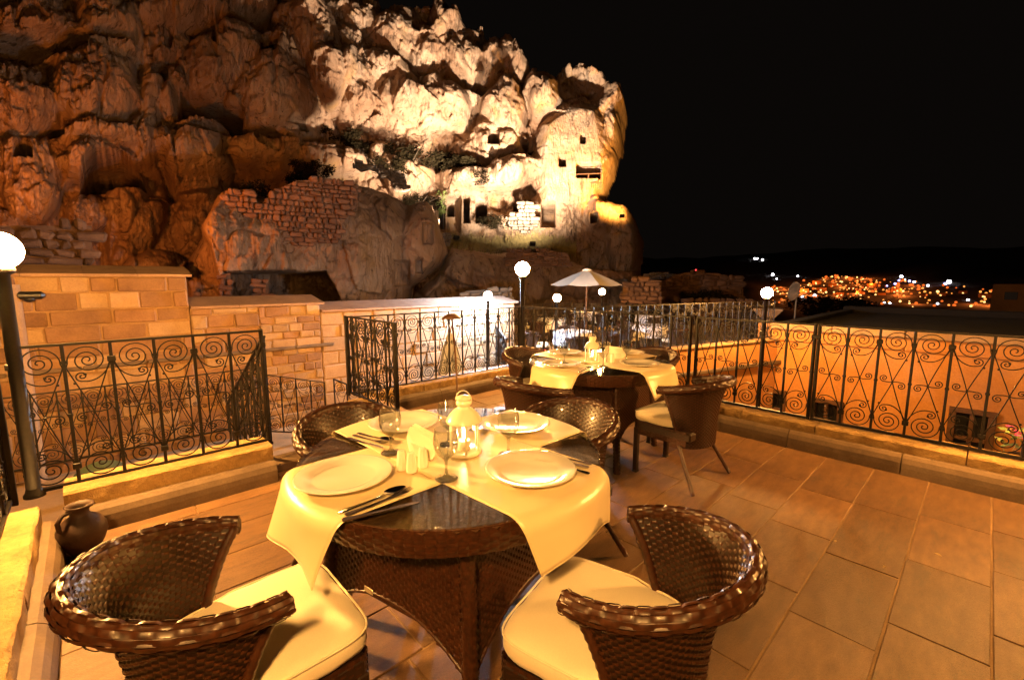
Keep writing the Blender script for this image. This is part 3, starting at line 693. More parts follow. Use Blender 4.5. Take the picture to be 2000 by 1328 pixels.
def kerb(name, p0, p1, inward, label, zk=.235, ledge=True, seed=1):
    """moulded ledge and kerb stones from p0 to p1 (terrace coordinates of the floor edge); inward = +1 when the kerb lies to the left of the run"""
    rg2 = random.Random(seed); d = Vector((p1[0]-p0[0], p1[1]-p0[1], 0)); Ln = d.length; ang = math.atan2(d.y, d.x)
    e = empty(name, T(p0[0], p0[1], 0), RZ+ang, label, 'kerb', 'terrace kerbs')
    s = inward
    x = 0
    while x < Ln-1e-3:
        w = rg2.uniform(.7, 1.15)
        if Ln-x-w < .35: w = Ln-x
        w = min(w, Ln-x)
        if ledge:
            prof = [(0,-.02),(0,.05),(.006,.085),(.022,.118),(.046,.136),(.075,.142),(.11,.142),(.11,-.02)]
            V = [(x+.003, s*y, z) for y, z in prof]+[(x+w-.003, s*y, z) for y, z in prof]; n = len(prof)
            F = [(i, i+1, i+1+n, i+n) for i in range(n-1)]+[tuple(range(n)), tuple(range(2*n-1, n-1, -1))]
            if s < 0: F = [f[::-1] for f in F]
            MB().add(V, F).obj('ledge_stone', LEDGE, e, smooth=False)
        x += w
    x = 0
    while x < Ln-1e-3:
        w = rg2.uniform(.45, .9)
        if Ln-x-w < .3: w = Ln-x
        w = min(w, Ln-x)
        # rough-topped kerb stone: small grid over the top and front
        nx = 14; prof = [(.075,-.02),(.075,.10),(.076,.17),(.079,zk-.014),(.090,zk-.003),(.20,zk),(.345,zk-.002),(.362,zk-.012),(.37,-.4)]
        V = []
        for i in range(nx+1):
            t = x+.004+(w-.008)*i/nx
            for k, (y, z) in enumerate(prof):
                q = .0022 if 1 <= k <= 6 else 0
                V.append((t, s*(y+rg2.gauss(0, q)), z+rg2.gauss(0, q)))
        n = len(prof); F = [(i*n+k, i*n+k+1, (i+1)*n+k+1, (i+1)*n+k) for i in range(nx) for k in range(n-1)]+[tuple(range(n)), tuple(nx*n+k for k in range(n))[::-1]]
        if s < 0: F = [f[::-1] for f in F]
        MB().add(V, F).obj('kerb_stone', KERB, e, smooth=False)
        x += w
    return e
kerb('kerb', (-.20,3.295), (.86,3.295), 1, 'stone kerb under the near left railing', .245, seed=2)
kerb('kerb', (2.09,4.25), (4.18,4.25), 1, 'stone kerb under the railing facing the white wall', .225, seed=3)
kerb('kerb', (4.18,4.25), (4.18,-1.2), 1, 'stone kerb along the right railing', .215, seed=4)
kerb('kerb', (-.20,3.295), (-.20,.6), -1, 'stone kerb along the left edge beside the clay jug', .235, seed=5)
kerb('kerb', (2.13,3.5), (2.13,4.25), 1, 'short ochre kerb under the side railing by the stairs', .225, ledge=False, seed=6)
# stair down to the yard
e = empty('stairs', T(.87,3.6,0), RZ, 'stone steps going down through the gap in the railing', 'stairs')
for i in range(6):
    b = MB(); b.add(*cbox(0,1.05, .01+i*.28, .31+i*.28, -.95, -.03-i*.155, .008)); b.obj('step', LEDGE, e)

# ------------------------------------------------------------------ wrought iron railings
def spir(cx, cz, r0, r1, turns, aend, sense, n=44):
    out = []
    for i in range(n+1):
        t = i/n; a = aend - sense*2*math.pi*turns*(1-t); r = r0+(r1-r0)*t**1.15
        out.append((cx+r*math.cos(a), cz+r*math.sin(a)))
    return out
def bez(p0, p1, p2, p3, n=12):
    o = []
    for i in range(n+1):
        t = i/n; u = 1-t
        o.append((u**3*p0[0]+3*u*u*t*p1[0]+3*u*t*t*p2[0]+t**3*p3[0], u**3*p0[1]+3*u*u*t*p1[1]+3*u*t*t*p2[1]+t**3*p3[1]))
    return o
CW, CHH = .2, .8
def cell_curves():
    up = [spir(.103,.704,.006,.084,2.75,R(-8),-1,64)+[(.195,.66)],
          spir(.134,.612,.004,.030,1.6,R(-100),-1,28)+bez((.128,.582),(.09,.572),(.03,.60),(.006,.685))[1:]]
    rot = lambda c: [(CW-x, CHH-z) for x, z in c]
    lo = [rot(c) for c in up]
    ml = spir(.048,.425,.004,.027,1.7,R(-75),1,28)+bez((.055,.399),(.07,.396),(.09,.394),(.1,.402))[1:]
    mid = [ml, rot(ml)]
    dg = [bez((.006,.70),(.03,.62),(.075,.50),(.1,.40))+bez((.1,.40),(.125,.30),(.17,.18),(.194,.10))[1:],
          bez((.194,.67),(.165,.58),(.12,.47),(.1,.40))+bez((.1,.40),(.08,.33),(.035,.22),(.006,.13))[1:]]
    return up, lo, mid, dg
CELL = cell_curves()
def cell_mesh(curves, flip, slope=0.0, x0=0.0, seg=4, r=.0046, knots=()):
    b = MB()
    for c in curves:
        pts = [((CW-x if flip else x)+x0, 0, z) for x, z in c]
        pts = [(x, y, z+slope*x) for x, y, z in pts]
        b.add(*tube(pts, r, seg))
    for x, z in knots:
        X = (CW-x if flip else x)+x0; Z = z+slope*X
        b.add(*cbox(X-.007, X+.007, -.007, .007, Z-.006, Z+.006, .002))
    return b
_cm = {}
def cellm(kind, flip):
    k = (kind, flip)
    if k not in _cm:
        kn = {0: [(.12,.622),(.165,.575)], 1: [(.08,.178),(.035,.225)], 2: [(.1,.4)], 3: []}[kind]
        _cm[k] = cell_mesh(CELL[kind], flip, knots=kn).mesh(('upper_scroll','lower_scroll','middle_scroll','cross_bar')[kind]); _cm[k].materials.append(IRON)
    return _cm[k]
def post_mesh(big_top, big_bot, h=CHH, low=0.0, w=.0082):
    b = MB(); b.add(*cbox(-w, w, -w, w, low, h, .0015))
    for z, big in ((.70, big_top), (.10, big_bot), (.40, 0)):
        s, q = (.019, .017) if big else (.012, .010)
        b.add(*cbox(-s, s, -s*.8, s*.8, z-q, z+q, .004))
    return b
_pm = {}
def postm(t):
    if t not in _pm:
        _pm[t] = post_mesh(t == 0, t == 1).mesh('post'); _pm[t].materials.append(IRON)
    return _pm[t]
def railing(loc, rz, n, label, start=0, slope=0.0, low=False, group='wrought iron scroll railings', ends=(True, True)):
    e = empty('railing', loc, rz, label, 'railing', group); Ln = n*CW
    for nm, z, hh in (('top_rail', CHH, .007), ('bottom_rail', 0, .009)):
        b = MB(); p0 = (-.006, 0, z); p1 = (Ln+.006, 0, z+slope*Ln)
        b.add([(x, y, zz+dz) for (x, _, zz) in (p0, p1) for y in (-.014, .014) for dz in (-hh, hh)], [(0,1,3,2),(4,6,7,5),(0,4,5,1),(2,3,7,6),(1,5,7,3),(0,2,6,4)])
        b.obj(nm, IRON, e)
    if slope or low:
        for i in range(n):
            fl = (i+start) % 2 == 1; b = cell_mesh(CELL[0]+CELL[1]+CELL[2]+CELL[3], fl, slope, i*CW, 3 if low else 4, .0046 if low else .0044)
            b.obj('scroll_panel', IRON, e)
        for i in range(n+1):
            x = i*CW; b = post_mesh(0, 0); b.v = [(p[0]+x, p[1], p[2]+slope*x) for p in b.v]; b.obj('post', IRON, e)
        return e
    for i in range(n):
        fl = (i+start) % 2 == 1
        for k, nm in enumerate(('upper_scroll','lower_scroll','middle_scroll','cross_bar')):
            mobj(nm, cellm(k, fl), None, e, (i*CW, 0, 0))
    for i in range(n+1):
        mobj('post', postm((i+start) % 2), None, e, (i*CW, 0, 0))
    for i, on in ((0, ends[0]), (n, ends[1])):
        if on:
            b = MB(); b.add(*cbox(-.012,.012,-.012,.012,-.03,CHH+.012,.002)); b.obj('end_post', IRON, e, (i*CW, .022, 0))
    return e
ZB = .245
railing(T(-.33,3.5,ZB), RZ, 6, 'railing on the near left kerb in front of the orange wall', 0)
railing(T(-.40,3.44,ZB), RZ-math.pi/2, 10, 'railing running towards the viewer along the left edge', 0)
railing(T(1.93,3.52,ZB-.02), RZ+math.pi/2, 5, 'short side railing beside the stair gap', 0)
railing(T(1.95,4.45,ZB-.02), RZ, 12, 'long railing in front of the white lit wall', 0)
railing(T(4.4,.94,ZB-.015), RZ-math.pi/2, 6, 'right hand railing panel nearest the viewer in front of the ochre wall', 0)
railing(T(4.4,1.97,ZB-.015), RZ-math.pi/2, 5, 'right hand railing panel beside the braided chair', 1)
railing(T(4.4,4.44,ZB-.015), RZ-math.pi/2, 12, 'far right railing panel behind the second table', 1)
railing(T(.90,3.58,ZB-.05), RZ+math.pi/2, 7, 'sloping stair railing going down beside the near left railing', 0, slope=-.56)
railing(T(-.75,7.0,-.63), RZ, 12, 'lower railing in the yard in front of the orange wall', 0, low=True)
railing(T(1.66,6.7,-.68), RZ, 4, 'sloping yard railing seen through the stair gap', 0, slope=-.30, low=True)
railing(T(2.45,6.3,-.80), RZ-R(55), 5, 'dark sloping yard railing left of the side railing', 1, slope=-.32, low=True)

# ------------------------------------------------------------------ globe lamps
def globe_lamp(a, b, z0, zc, label, mat=None, rg_=.095, rp=.032, world=None):
    loc = world if world is not None else T(a, b, z0)
    e = empty('globe_lamp', loc, RZ, label, 'lamp', 'globe lamps'); h = zc-z0
    b_ = MB(); b_.add(*tube([(0,0,0),(0,0,h-rg_*.85)], rp, 12)); b_.obj('pole', IRON, e, smooth=True)
    b_ = MB(); b_.add(*lathe([(rp*1.5,0),(rp*1.5,.015),(rp*1.2,.03),(rp*1.03,.05)], 16)); b_.obj('base', IRON, e, smooth=True)
    b_ = MB(); b_.add(*lathe([(rp,h-rg_*1.35),(rp*1.7,h-rg_*1.2),(rp*1.8,h-rg_*.98),(rp*.9,h-rg_*.9)], 16)); b_.obj('collar', IRON, e, smooth=True)
    b_ = MB(); b_.add(*sphere(rg_, 20, 12)); b_.obj('globe', mat or GLOBE, e, (0,0,h), smooth=True)
    return e
globe_lamp(-.31, 3.5, .22, 1.55, 'glowing globe lamp on the corner post at the left edge', GLOBEL, .092, .030)
globe_lamp(4.42, 4.47, .20, 1.55, 'tall glowing globe lamp at the far corner of the terrace', rg_=.10)
globe_lamp(4.42, -.80, .20, 1.58, 'globe lamp at the near end of the right railing', GLOBER, .105)
globe_lamp(-.67, -.25, .20, 2.10, 'tall globe lamp on the left edge behind the viewer', GLOBEB2, .105)
w = at_r(953, 578, 9.35); globe_lamp(0, 0, -.95, w.z, 'cool white glaring lamp in front of the white wall', GLOBEB, .085, .03, world=Vector((w.x, w.y, -.95)))

# ------------------------------------------------------------------ small things on and beside the terrace edge
# clay jug in the corner
e = empty('clay_jug', T(-.13,3.10,0), RZ, 'dark clay jug with a handle on the floor in the left corner', 'jug')
pr = [(0,0),(.055,0),(.062,.01),(.095,.06),(.115,.115),(.112,.16),(.085,.205),(.048,.232),(.042,.25),(.046,.275),(.066,.295),(.060,.298),(.040,.277),(.036,.25),(.040,.23),(.0,.22)]
MB().add(*lathe(pr, 28)).obj('body', CLAY, e, smooth=True)
MB().add(*tube([(-.045,.0,.272),(-.088,0,.268),(-.112,0,.235),(-.108,0,.19),(-.094,0,.17)], [.011,.012,.012,.012,.010], 8)).obj('handle', CLAY, e, smooth=True, rz=R(35))
MB().add(*tube([(.05,0,.285),(.075,0,.296),(.088,0,.30)], [.02,.016,.009], 8, flat=.6)).obj('spout', CLAY, e, smooth=True, rz=R(-40)); e.scale = (.88,.88,.88)
# mushroom shaped garden lamp by the far railing
e = empty('mushroom_lamp', T(3.08,4.2,0), RZ, 'thin brown mushroom shaped garden lamp standing before the far railing', 'lamp')
MB().add(*tube([(0,0,0),(-.012,.01,.5),(-.05,.02,.985)], .011, 8)).obj('pole', WOOD, e, smooth=True)
MB().add(*lathe([(.0,.06),(.045,.055),(.085,.035),(.115,.0),(.105,.0),(.07,.028),(.0,.045)], 24)).obj('cap', WOOD, e, (-.05,.02,.96), smooth=True)
MB().add(*lathe([(.06,0),(.06,.012),(.02,.03)], 16)).obj('base', WOOD, e, smooth=True)
# folded grey parasol leaning in the yard
p = at_b(880, 700, 6.6); e = empty('folded_parasol', T(p[0], 6.6, -.95), RZ, 'grey folded parasol standing in the yard before the white wall', 'parasol')
V = []; F = []; nn = 20; zs = [(.15,.16),(.4,.19),(.75,.17),(1.1,.12),(1.32,.06),(1.42,.02)]
for z, r_ in zs:
    for k in range(nn):
        rr_ = r_*(1+.28*(1 if k % 2 else -1)); a = 2*math.pi*k/nn+z*.5; V.append((rr_*math.cos(a), rr_*math.sin(a), z))
for i in range(len(zs)-1):
    for k in range(nn): F.append((i*nn+k, i*nn+(k+1) % nn, (i+1)*nn+(k+1) % nn, (i+1)*nn+k))
MB().add(V, F).obj('folded_canopy', GREYC, e); MB().add(*tube([(0,0,0),(0,0,1.5)], .02, 8)).obj('pole', WOOD, e)
# dark green parasol top seen through the near left railing
p = at_b(196, 912, 4.6); e = empty('green_parasol', T(p[0], 4.6, -.95), RZ, 'dark green parasol dome below the near left railing', 'parasol')
zt = p[2]+.95
MB().add(*lathe([(.165,zt-.06),(.155,zt-.03),(.11,zt+.012),(.055,zt+.035),(0,zt+.042)], 20)).obj('canopy', DKGREEN, e, smooth=True)
MB().add(*tube([(0,0,0),(0,0,zt)], .018, 8)).obj('pole', WOOD, e)
# flower pots between the far railing and the lower terrace
def flower_pot(loc, col, label, seed, s=1.0):
    rg3 = random.Random(seed); e = empty('flower_pot', loc, 0, label, 'flower pot'); e.scale = (s, s, s)
    MB().add(*lathe([(.0,0),(.09,0),(.13,.2),(.14,.2),(.14,.23),(.12,.23),(.0,.2)], 18)).obj('pot', CLAY, e, smooth=True)
    b = MB()
    for _ in range(60):
        a = rg3.uniform(0, 6.28); r_ = rg3.uniform(.02,.2); z = .22+rg3.uniform(0,.22); p = Vector((r_*math.cos(a), r_*math.sin(a), z)); u = Vector((rg3.gauss(0,1), rg3.gauss(0,1), rg3.gauss(0,.5))).normalized()*.045; w_ = u.orthogonal().normalized()*.018
        b.add([p-u, p+w_, p+u, p-w_], [(0,1,2,3)])
    b.obj('foliage', LEAF2, e)
    b = MB()
    for _ in range(22):
        a = rg3.uniform(0, 6.28); r_ = rg3.uniform(.0,.19); p = Vector((r_*math.cos(a), r_*math.sin(a), .36+rg3.uniform(0,.12)))
        for k in range(6):
            t = k*math.pi/3; d = Vector((math.cos(t), math.sin(t), .3))*.03; w_ = Vector((-math.sin(t), math.cos(t), 0))*.012
            b.add([p, p+d*.6+w_, p+d, p+d*.6-w_], [(0,1,2,3)])
    b.obj('blossom', col, e); return e
flower_pot(at_z(1018, 735, .0)+Vector((0,0,0)), YEL, 'pot of pale yellow flowers beside the far corner lamp', 1, .9)
flower_pot(T(4.62,4.15,.05), RED, 'pot of red flowers at the far corner beside the lamp pole', 2, .8)
w = T(4.64, -.30, .0); flower_pot(w, MAG, 'pot of magenta flowers at the right edge behind the railing', 3, .8)

# ------------------------------------------------------------------ ochre building on the right
AW = 11.1; P0b = 3.27
e = empty('ochre_building', T(AW, P0b, -3.3), RZ-math.pi/2, 'ochre plastered building with a flat dark roof beyond the right railing', 'building')
LW = 16.0; ZT = .43+3.3
ops = []
for (x0, y0, x1, y1) in ((1470,764,1532,815),(1582,786,1642,850),(1852,806,1938,890)):
    p = at_a(x0, (y0+y1)/2, AW); q = at_a(x1, (y0+y1)/2, AW); zt = at_a((x0+x1)/2, y0, AW)[2]+3.3; zb = at_a((x0+x1)/2, y1, AW)[2]+3.3-.25
    ops.append((P0b-p[1], P0b-q[1], zb, zt))
# wall face built round the openings (local x along -B, y away from the viewer)
xs = sorted({0, LW, *[o[0] for o in ops], *[o[1] for o in ops]})
b = MB()
for i in range(len(xs)-1):
    x0, x1 = xs[i], xs[i+1]; op = [o for o in ops if o[0] <= (x0+x1)/2 <= o[1]]
    rngs = [(0, ZT)] if not op else [(0, op[0][2]), (op[0][3], ZT)]
    for z0, z1 in rngs: b.add([(x0,0,z0),(x1,0,z0),(x1,0,z1),(x0,0,z1),(x0,.35,z0),(x1,.35,z0),(x1,.35,z1),(x0,.35,z1)], [(0,1,2,3),(7,6,5,4),(0,4,5,1),(3,2,6,7),(0,3,7,4),(1,5,6,2)])
b.obj('wall', STUCCO, e)
for k, (x0, x1, zb, zt) in enumerate(ops):
    m = MB(); t = .07
    m.add(*cbox(x0-.03, x0+t, -.04, .12, zb, zt, .008)); m.add(*cbox(x1-t, x1+.03, -.04, .12, zb, zt, .008)); m.add(*cbox(x0-.03, x1+.03, -.05, .12, zt-.02, zt+t, .008)); m.add(*cbox((x0+x1)/2-.03, (x0+x1)/2+.03, -.02, .08, zb, zt-.02, .006)); m.add(*cbox(x0+t, x1-t, -.02, .08, (zb+zt)/2, (zb+zt)/2+.07, .006))
    f = m.obj('window', WOOD, e); m = MB(); m.add([(x0,.2,zb),(x1,.2,zb),(x1,.2,zt),(x0,.2,zt)], [(0,1,2,3)]); m.obj('pane', BLACKP, f)
for nm, y0, z0, z1, mt in (('cornice', -.10, ZT-.11, ZT+.03, BLOCK2), ('cornice_band', -.05, ZT-.36, ZT-.30, STUCCO)):
    n_ = 14
    for i in range(n_):
        m = MB(); m.add(*cbox(i*LW/n_+.003, (i+1)*LW/n_-.003, y0, .3, z0, z1, .02, rng, .004)); m.obj(nm, mt, e)
m = MB(); m.add(*cbox(0, LW, .31, 7.2, ZT-.18, ZT-.08, .02)); m.obj('roof', ROOFD, e)
m = MB(); m.add(*cbox(.02, LW, 7.0, 7.3, ZT-.075, ZT+.12, .02)); m.add(*cbox(.02, .3, .31, 6.99, ZT-.075, ZT+.02, .02)); m.obj('roof_edge', ROOFD, e)
m = MB(); m.add(*cbox(0, .3, .36, 7.2, 0, ZT-.19, .02)); m.obj('side_wall', STUCCO, e)
# coping of a roof farther on, the lamp light on it put in as glow
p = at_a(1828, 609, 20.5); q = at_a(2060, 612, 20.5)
m = MB(); m.add(*cbox(0, p[1]-q[1], -.03, .03, 0, .075, .01)); e = m.obj('glowing_roof_coping', glow('coping_glow', (1,.45,.10), 1.6), None, T(20.5, p[1], p[2]-.05), RZ-math.pi/2)
tag(e, 'long coping on a distant roof edge, orange lamp light painted on it as glow', 'light strip')
p = at_r(1990, 586, 60); e = empty('roof_tower', p-Vector((0,0,2.2)), -math.atan2(p.x,p.y), 'small brown roof house with a dark window at the right edge', 'building')
m = MB(); m.add(*cbox(-1.7,2.5,0,3,-8,3.6,.05)); m.obj('wall', STUCCO, e); m = MB(); m.add(*cbox(-.9,-.1,-.03,.1,2.2,2.9,.02)); m.obj('window', BLACKP, e)
m = MB(); m.add(*cbox(-1.9,2.7,-.2,3.2,3.6,3.8,.03)); m.obj('roof', ROOFD, e)
# satellite dish
p = at_r(1556, 572, 24); e = empty('satellite_dish', p-Vector((0,0,.9)), -math.atan2(p.x,p.y), 'grey satellite dish against the lights of the far town', 'dish')
V, F = lathe([(.0,0),(.15,.02),(.3,.07),(.42,.14),(.43,.13),(.3,.055),(.15,.005),(0,-.015)], 28)
MB().add(V, F).obj('reflector', DISH, e, (0,0,.95), rot=(R(80), 0, R(-58)), smooth=True)
MB().add(*tube([(0,0,-1.2),(0,.1,.9)], .04, 8)).obj('mast', DISH, e)
MB().add(*tube([(.1,-.1,.60),(.32,-.55,.78)], .018, 6)).obj('feed_arm', BLACKP, e)

# ------------------------------------------------------------------ lower guest terrace behind the corner
ZF = -.5
S_, P_, Q_, U_ = Vector((.0,7.0,0)), Vector((5.83,10.0,0)), Vector((9.6,19.0,0)), Vector((-1.2,19.0,0))
b = MB(); b.add([(p.x, p.y, ZF) for p in (S_, P_, Q_, U_)]+[(p.x, p.y, -3.4) for p in (S_, P_, Q_, U_)], [(0,1,2,3),(0,4,5,1),(1,5,6,2),(2,6,7,3),(3,7,4,0)])
tag(b.obj('lower_terrace_floor', YARD), kind='structure')
d = P_-S_; an = math.atan2(d.y, d.x)
e = empty('parapet_wall', S_+Vector((0,0,-3.3)), an, 'orange plastered parapet wall of the lower terrace behind the right railing', 'wall')
m = MB(); m.add(*cbox(0, d.length, -.16, .16, 0, 3.3+.06, .02)); m.obj('wall', STUCCO, e)
m = MB(); m.add(*cbox(0, d.length+.12, -.24, -.165, 2.85, 2.93, .015)); m.obj('ledge', LEDGE, e)
m = MB(); m.add(*cbox(-.02, d.length+.05, -.20, .20, 3.365, 3.42, .02)); m.obj('coping', BLOCK2, e)
railing(S_+Vector((0,0,.14)), an, 33, 'dark scroll railing on the orange parapet of the lower terrace', 0, low=True)
for A_, B_, n_, lb in ((P_, Q_, 24, 'distant railing on the right side of the lower terrace'), (U_, Q_, 26, 'distant railing on the far side of the lower terrace'), (S_+Vector((-.1,.6,0)), S_+Vector((-.8,7,0)), 24, 'distant railing on the left side of the lower terrace by the white wall')):
    dd = B_-A_; a_ = math.atan2(dd.y, dd.x); r_ = railing(Vector((A_.x, A_.y, ZF+.08)), a_, n_, lb, 0, low=True, group='railings of the lower terrace')
    sx = dd.length/(n_*CW); r_.scale = (sx, 1, 1.02)
for (x, y, r_, lb, gr) in ((1088,582,11.5,'glowing globe lamp left of the open parasol',.10),(1176,570,17.5,'smaller glowing globe lamp below the right side of the open parasol',.12),(1498,572,9.7,'glowing globe lamp in front of the stone column at the building corner',.10)):
    w = at_r(x, y, r_); globe_lamp(0, 0, (ZF if x < 1400 else -3.3), w.z, lb, (GLOBEF if x < 1400 else GLOBE), gr, .03, world=Vector((w.x, w.y, ZF if x < 1400 else -3.3)))
w = at_r(1497, 640, 15.2); e = empty('stone_column', Vector((w.x, w.y, ZF)), -math.atan2(w.x,w.y), 'short stone column with a flared capital behind the lamp', 'column')
zt = at_r(1497, 602, 15.2).z-ZF
MB().add(*lathe([(.26,0),(.26,.1),(.2,.14),(.19,zt-.3),(.22,zt-.25)], 20)).obj('shaft', BLOCK2, e, smooth=True)
m = MB(); m.add([(-.2,-.2,zt-.25),(.2,-.2,zt-.25),(.2,.2,zt-.25),(-.2,.2,zt-.25),(-.36,-.3,zt-.06),(.36,-.3,zt-.06),(.36,.3,zt-.06),(-.36,.3,zt-.06)], [(3,2,1,0),(0,1,5,4),(1,2,6,5),(2,3,7,6),(3,0,4,7),(4,5,6,7)]); m.add(*cbox(-.38,.38,-.32,.32,zt-.058,zt,.01)); m.obj('capital', BLOCK2, e)
# open parasol
w = at_r(1146, 556, 13.2); wt = at_r(1144, 527, 13.2); rad = 13.2/883*71
e = empty('open_parasol', Vector((w.x, w.y, ZF)), .15, 'open cream parasol standing over the lower terrace', 'parasol')
ze = w.z-ZF; za = wt.z-ZF
MB().add(*tube([(0,0,0),(0,0,za-.02)], .024, 8)).obj('pole', WOOD, e)
MB().add(*cbox(-.25,.25,-.25,.25,0,.08,.03)).obj('base', BLOCK2, e)
for k in range(8):
    a0 = 2*math.pi*k/8; a1 = 2*math.pi*(k+1)/8; m = MB(); V = []; ns = 6
    for i in range(ns+1):
        t = .07+(1-.07)*i/ns; z = za+(ze-za)*(t**1.15)
        for s in (0, .25, .5, .75, 1):
            sg = 4*s*(1-s)*.035*t; a = a0+(a1-a0)*s; rr_ = rad*t*(1-.055*4*s*(1-s)); V.append((rr_*math.cos(a), rr_*math.sin(a), z-sg))
    F = [(i*5+j, i*5+j+1, (i+1)*5+j+1, (i+1)*5+j) for i in range(ns) for j in range(4)]
    m.add(V, F); m.obj('canopy_panel', CANVAS, e, smooth=True)
    MB().add(*tube([(rad*.07*math.cos(a0), rad*.07*math.sin(a0), za-.02),(rad*.97*math.cos(a0), rad*.97*math.sin(a0), ze-.02)], .009, 5)).obj('rib', WOOD, e)
MB().add(*lathe([(0,za+.05),(.09,za+.03),(.16,za-.02),(.14,za-.03)], 16)).obj('top_cap', CANVAS, e, smooth=True)

# ------------------------------------------------------------------ the far town
def hit_ground(x, y):
    d = ray(x, y); h = math.hypot(d.x, d.y); d = d/h
    r_ = 350.0
    while r_ < 3200:
        if CAMH+d.z*r_ <= ground_z(d.x*r_, d.y*r_): return Vector((d.x*r_, d.y*r_, CAMH+d.z*r_)), r_
        r_ *= 1.01
    return Vector((d.x*1500, d.y*1500, CAMH+d.z*1500)), 1500.0
ORA = [glow('town_light_orange', (1,.30,.05), 1.7, False), glow('town_light_amber', (1,.46,.13), 3.2, False), glow('town_light_deep', (1,.16,.02), 1.0, False)]
WHI = glow('town_light_white', (.95,.92,1), 10, False); BLU = glow('town_light_blue', (.45,.42,1), 6, False)
SPH = {}; town_n = [0]
def town_light(x, y, px, mat, label, group):
    P, r_ = hit_ground(x, y)
    if mat.name not in SPH:
        SPH[mat.name] = MB().add(*sphere(1.0, 8, 6)).mesh('street_light'); SPH[mat.name].materials.append(mat)
    s = r_/883*px
    town_n[0] += 1
    o = mobj('street_light', SPH[mat.name], None, None, P+Vector((0,0,s)), scale=(s,s,s)); tag(o, label, 'light', group)
    if town_n[0] % 9 == 0 and mat in ORA:
        ld = bpy.data.lights.new('street_glow', 'POINT'); ld.energy = 30000; ld.color = (1,.22,.035); ld.shadow_soft_size = 2; l = bpy.data.objects.new('light', ld); link(l); l.parent = o; l.location = (0,0,2.5)
rg4 = random.Random(77)
LBO = 'one of the tiny orange lights scattered over the far hillside town'
for i in range(300):
    u = rg4.random()
    if u < .62: x = rg4.gauss(1672, 88); top = np.interp(x, [1500,1590,1620,1700,1800], [566,545,538,545,552]); y = top+abs(rg4.gauss(0, 19))
    elif u < .86: x = rg4.uniform(1720, 1984); y = rg4.choice([564,568,572,588,592,596])+rg4.gauss(0, 3)+(x-1740)*.02
    else: x = rg4.uniform(1505, 1760); y = rg4.uniform(560, 598)
    if not (1500 < x < 1985) or y > 600 or (1535 < x < 1690 and y > 588): continue
    k = rg4.random()
    town_light(x, y, rg4.uniform(.7, 1.6) if k < .8 else rg4.uniform(1.5, 2.3), ORA[0 if k < .5 else (1 if k < .66 else 2)], LBO, 'orange lights of the far town')
for (x, y, s, m_) in ((1509,539,2.2,WHI),(1474,507,1.6,WHI),(1479,507,1.4,WHI),(1489,510,1.8,WHI),(1517,546,1.2,WHI),(1760,543,2.0,WHI),(1756,550,1.5,BLU),(1766,549,1.6,WHI),(1748,556,1.4,BLU),(1776,551,1.5,BLU),(1785,553,1.5,WHI),(1853,554,2.6,WHI),(1846,557,1.8,BLU),(1812,560,1.5,WHI),(1732,560,1.2,BLU),(1558,541,1.4,WHI),(1567,582,1.8,WHI),(1591,580,2.2,WHI),(1727,593,1.3,WHI),(1738,594,1.3,WHI),(1831,595,1.3,WHI),(1890,588,1.5,WHI),(1940,597,1.4,WHI)):
    town_light(x, y, s, m_, 'one of the cold white or bluish lights of the far town', 'white lights of the far town')
town_light(1359, 529, 1.4, glow('beacon_red', (1,.05,.05), 3, False), 'tiny red beacon above the long ruined wall', None)
WIN = glow('lit_window', (1,.5,.15), 2.5, False)
for i, (x, y) in enumerate([(1552,574),(1570,572),(1604,570),(1625,560),(1640,578),(1662,566),(1680,575),(1702,562),(1722,578),(1750,572),(1800,580),(1840,578),(1880,574),(1925,582),(1595,556)]):
    P, r_ = hit_ground(x, y); s = r_/883*rg4.uniform(4, 7); e = empty('hillside_house', P-Vector((0,0,s*.3)), -math.atan2(P.x,P.y)+rg4.uniform(-.3,.3), 'one of the small dark houses with lit windows in the far town', 'house', 'houses of the far town')
    m = MB(); m.add(*cbox(-s,s,0,1.6*s,-s*.4,s*1.3,.02*s)); m.obj('wall', STUCCO, e)
    m = MB(); m.add(*cbox(-1.08*s,1.08*s,-.1*s,1.7*s,s*1.3,s*1.42,.02*s)); m.obj('roof', ROOFD, e)
    for k in range(rg4.randint(1, 3)):
        wx = rg4.uniform(-.7,.4)*s; wz = rg4.uniform(.1,.8)*s; m = MB(); m.add(*cbox(wx,wx+.3*s,-.04*s,.05*s,wz,wz+.35*s,.01*s)); m.obj('window', WIN, e)
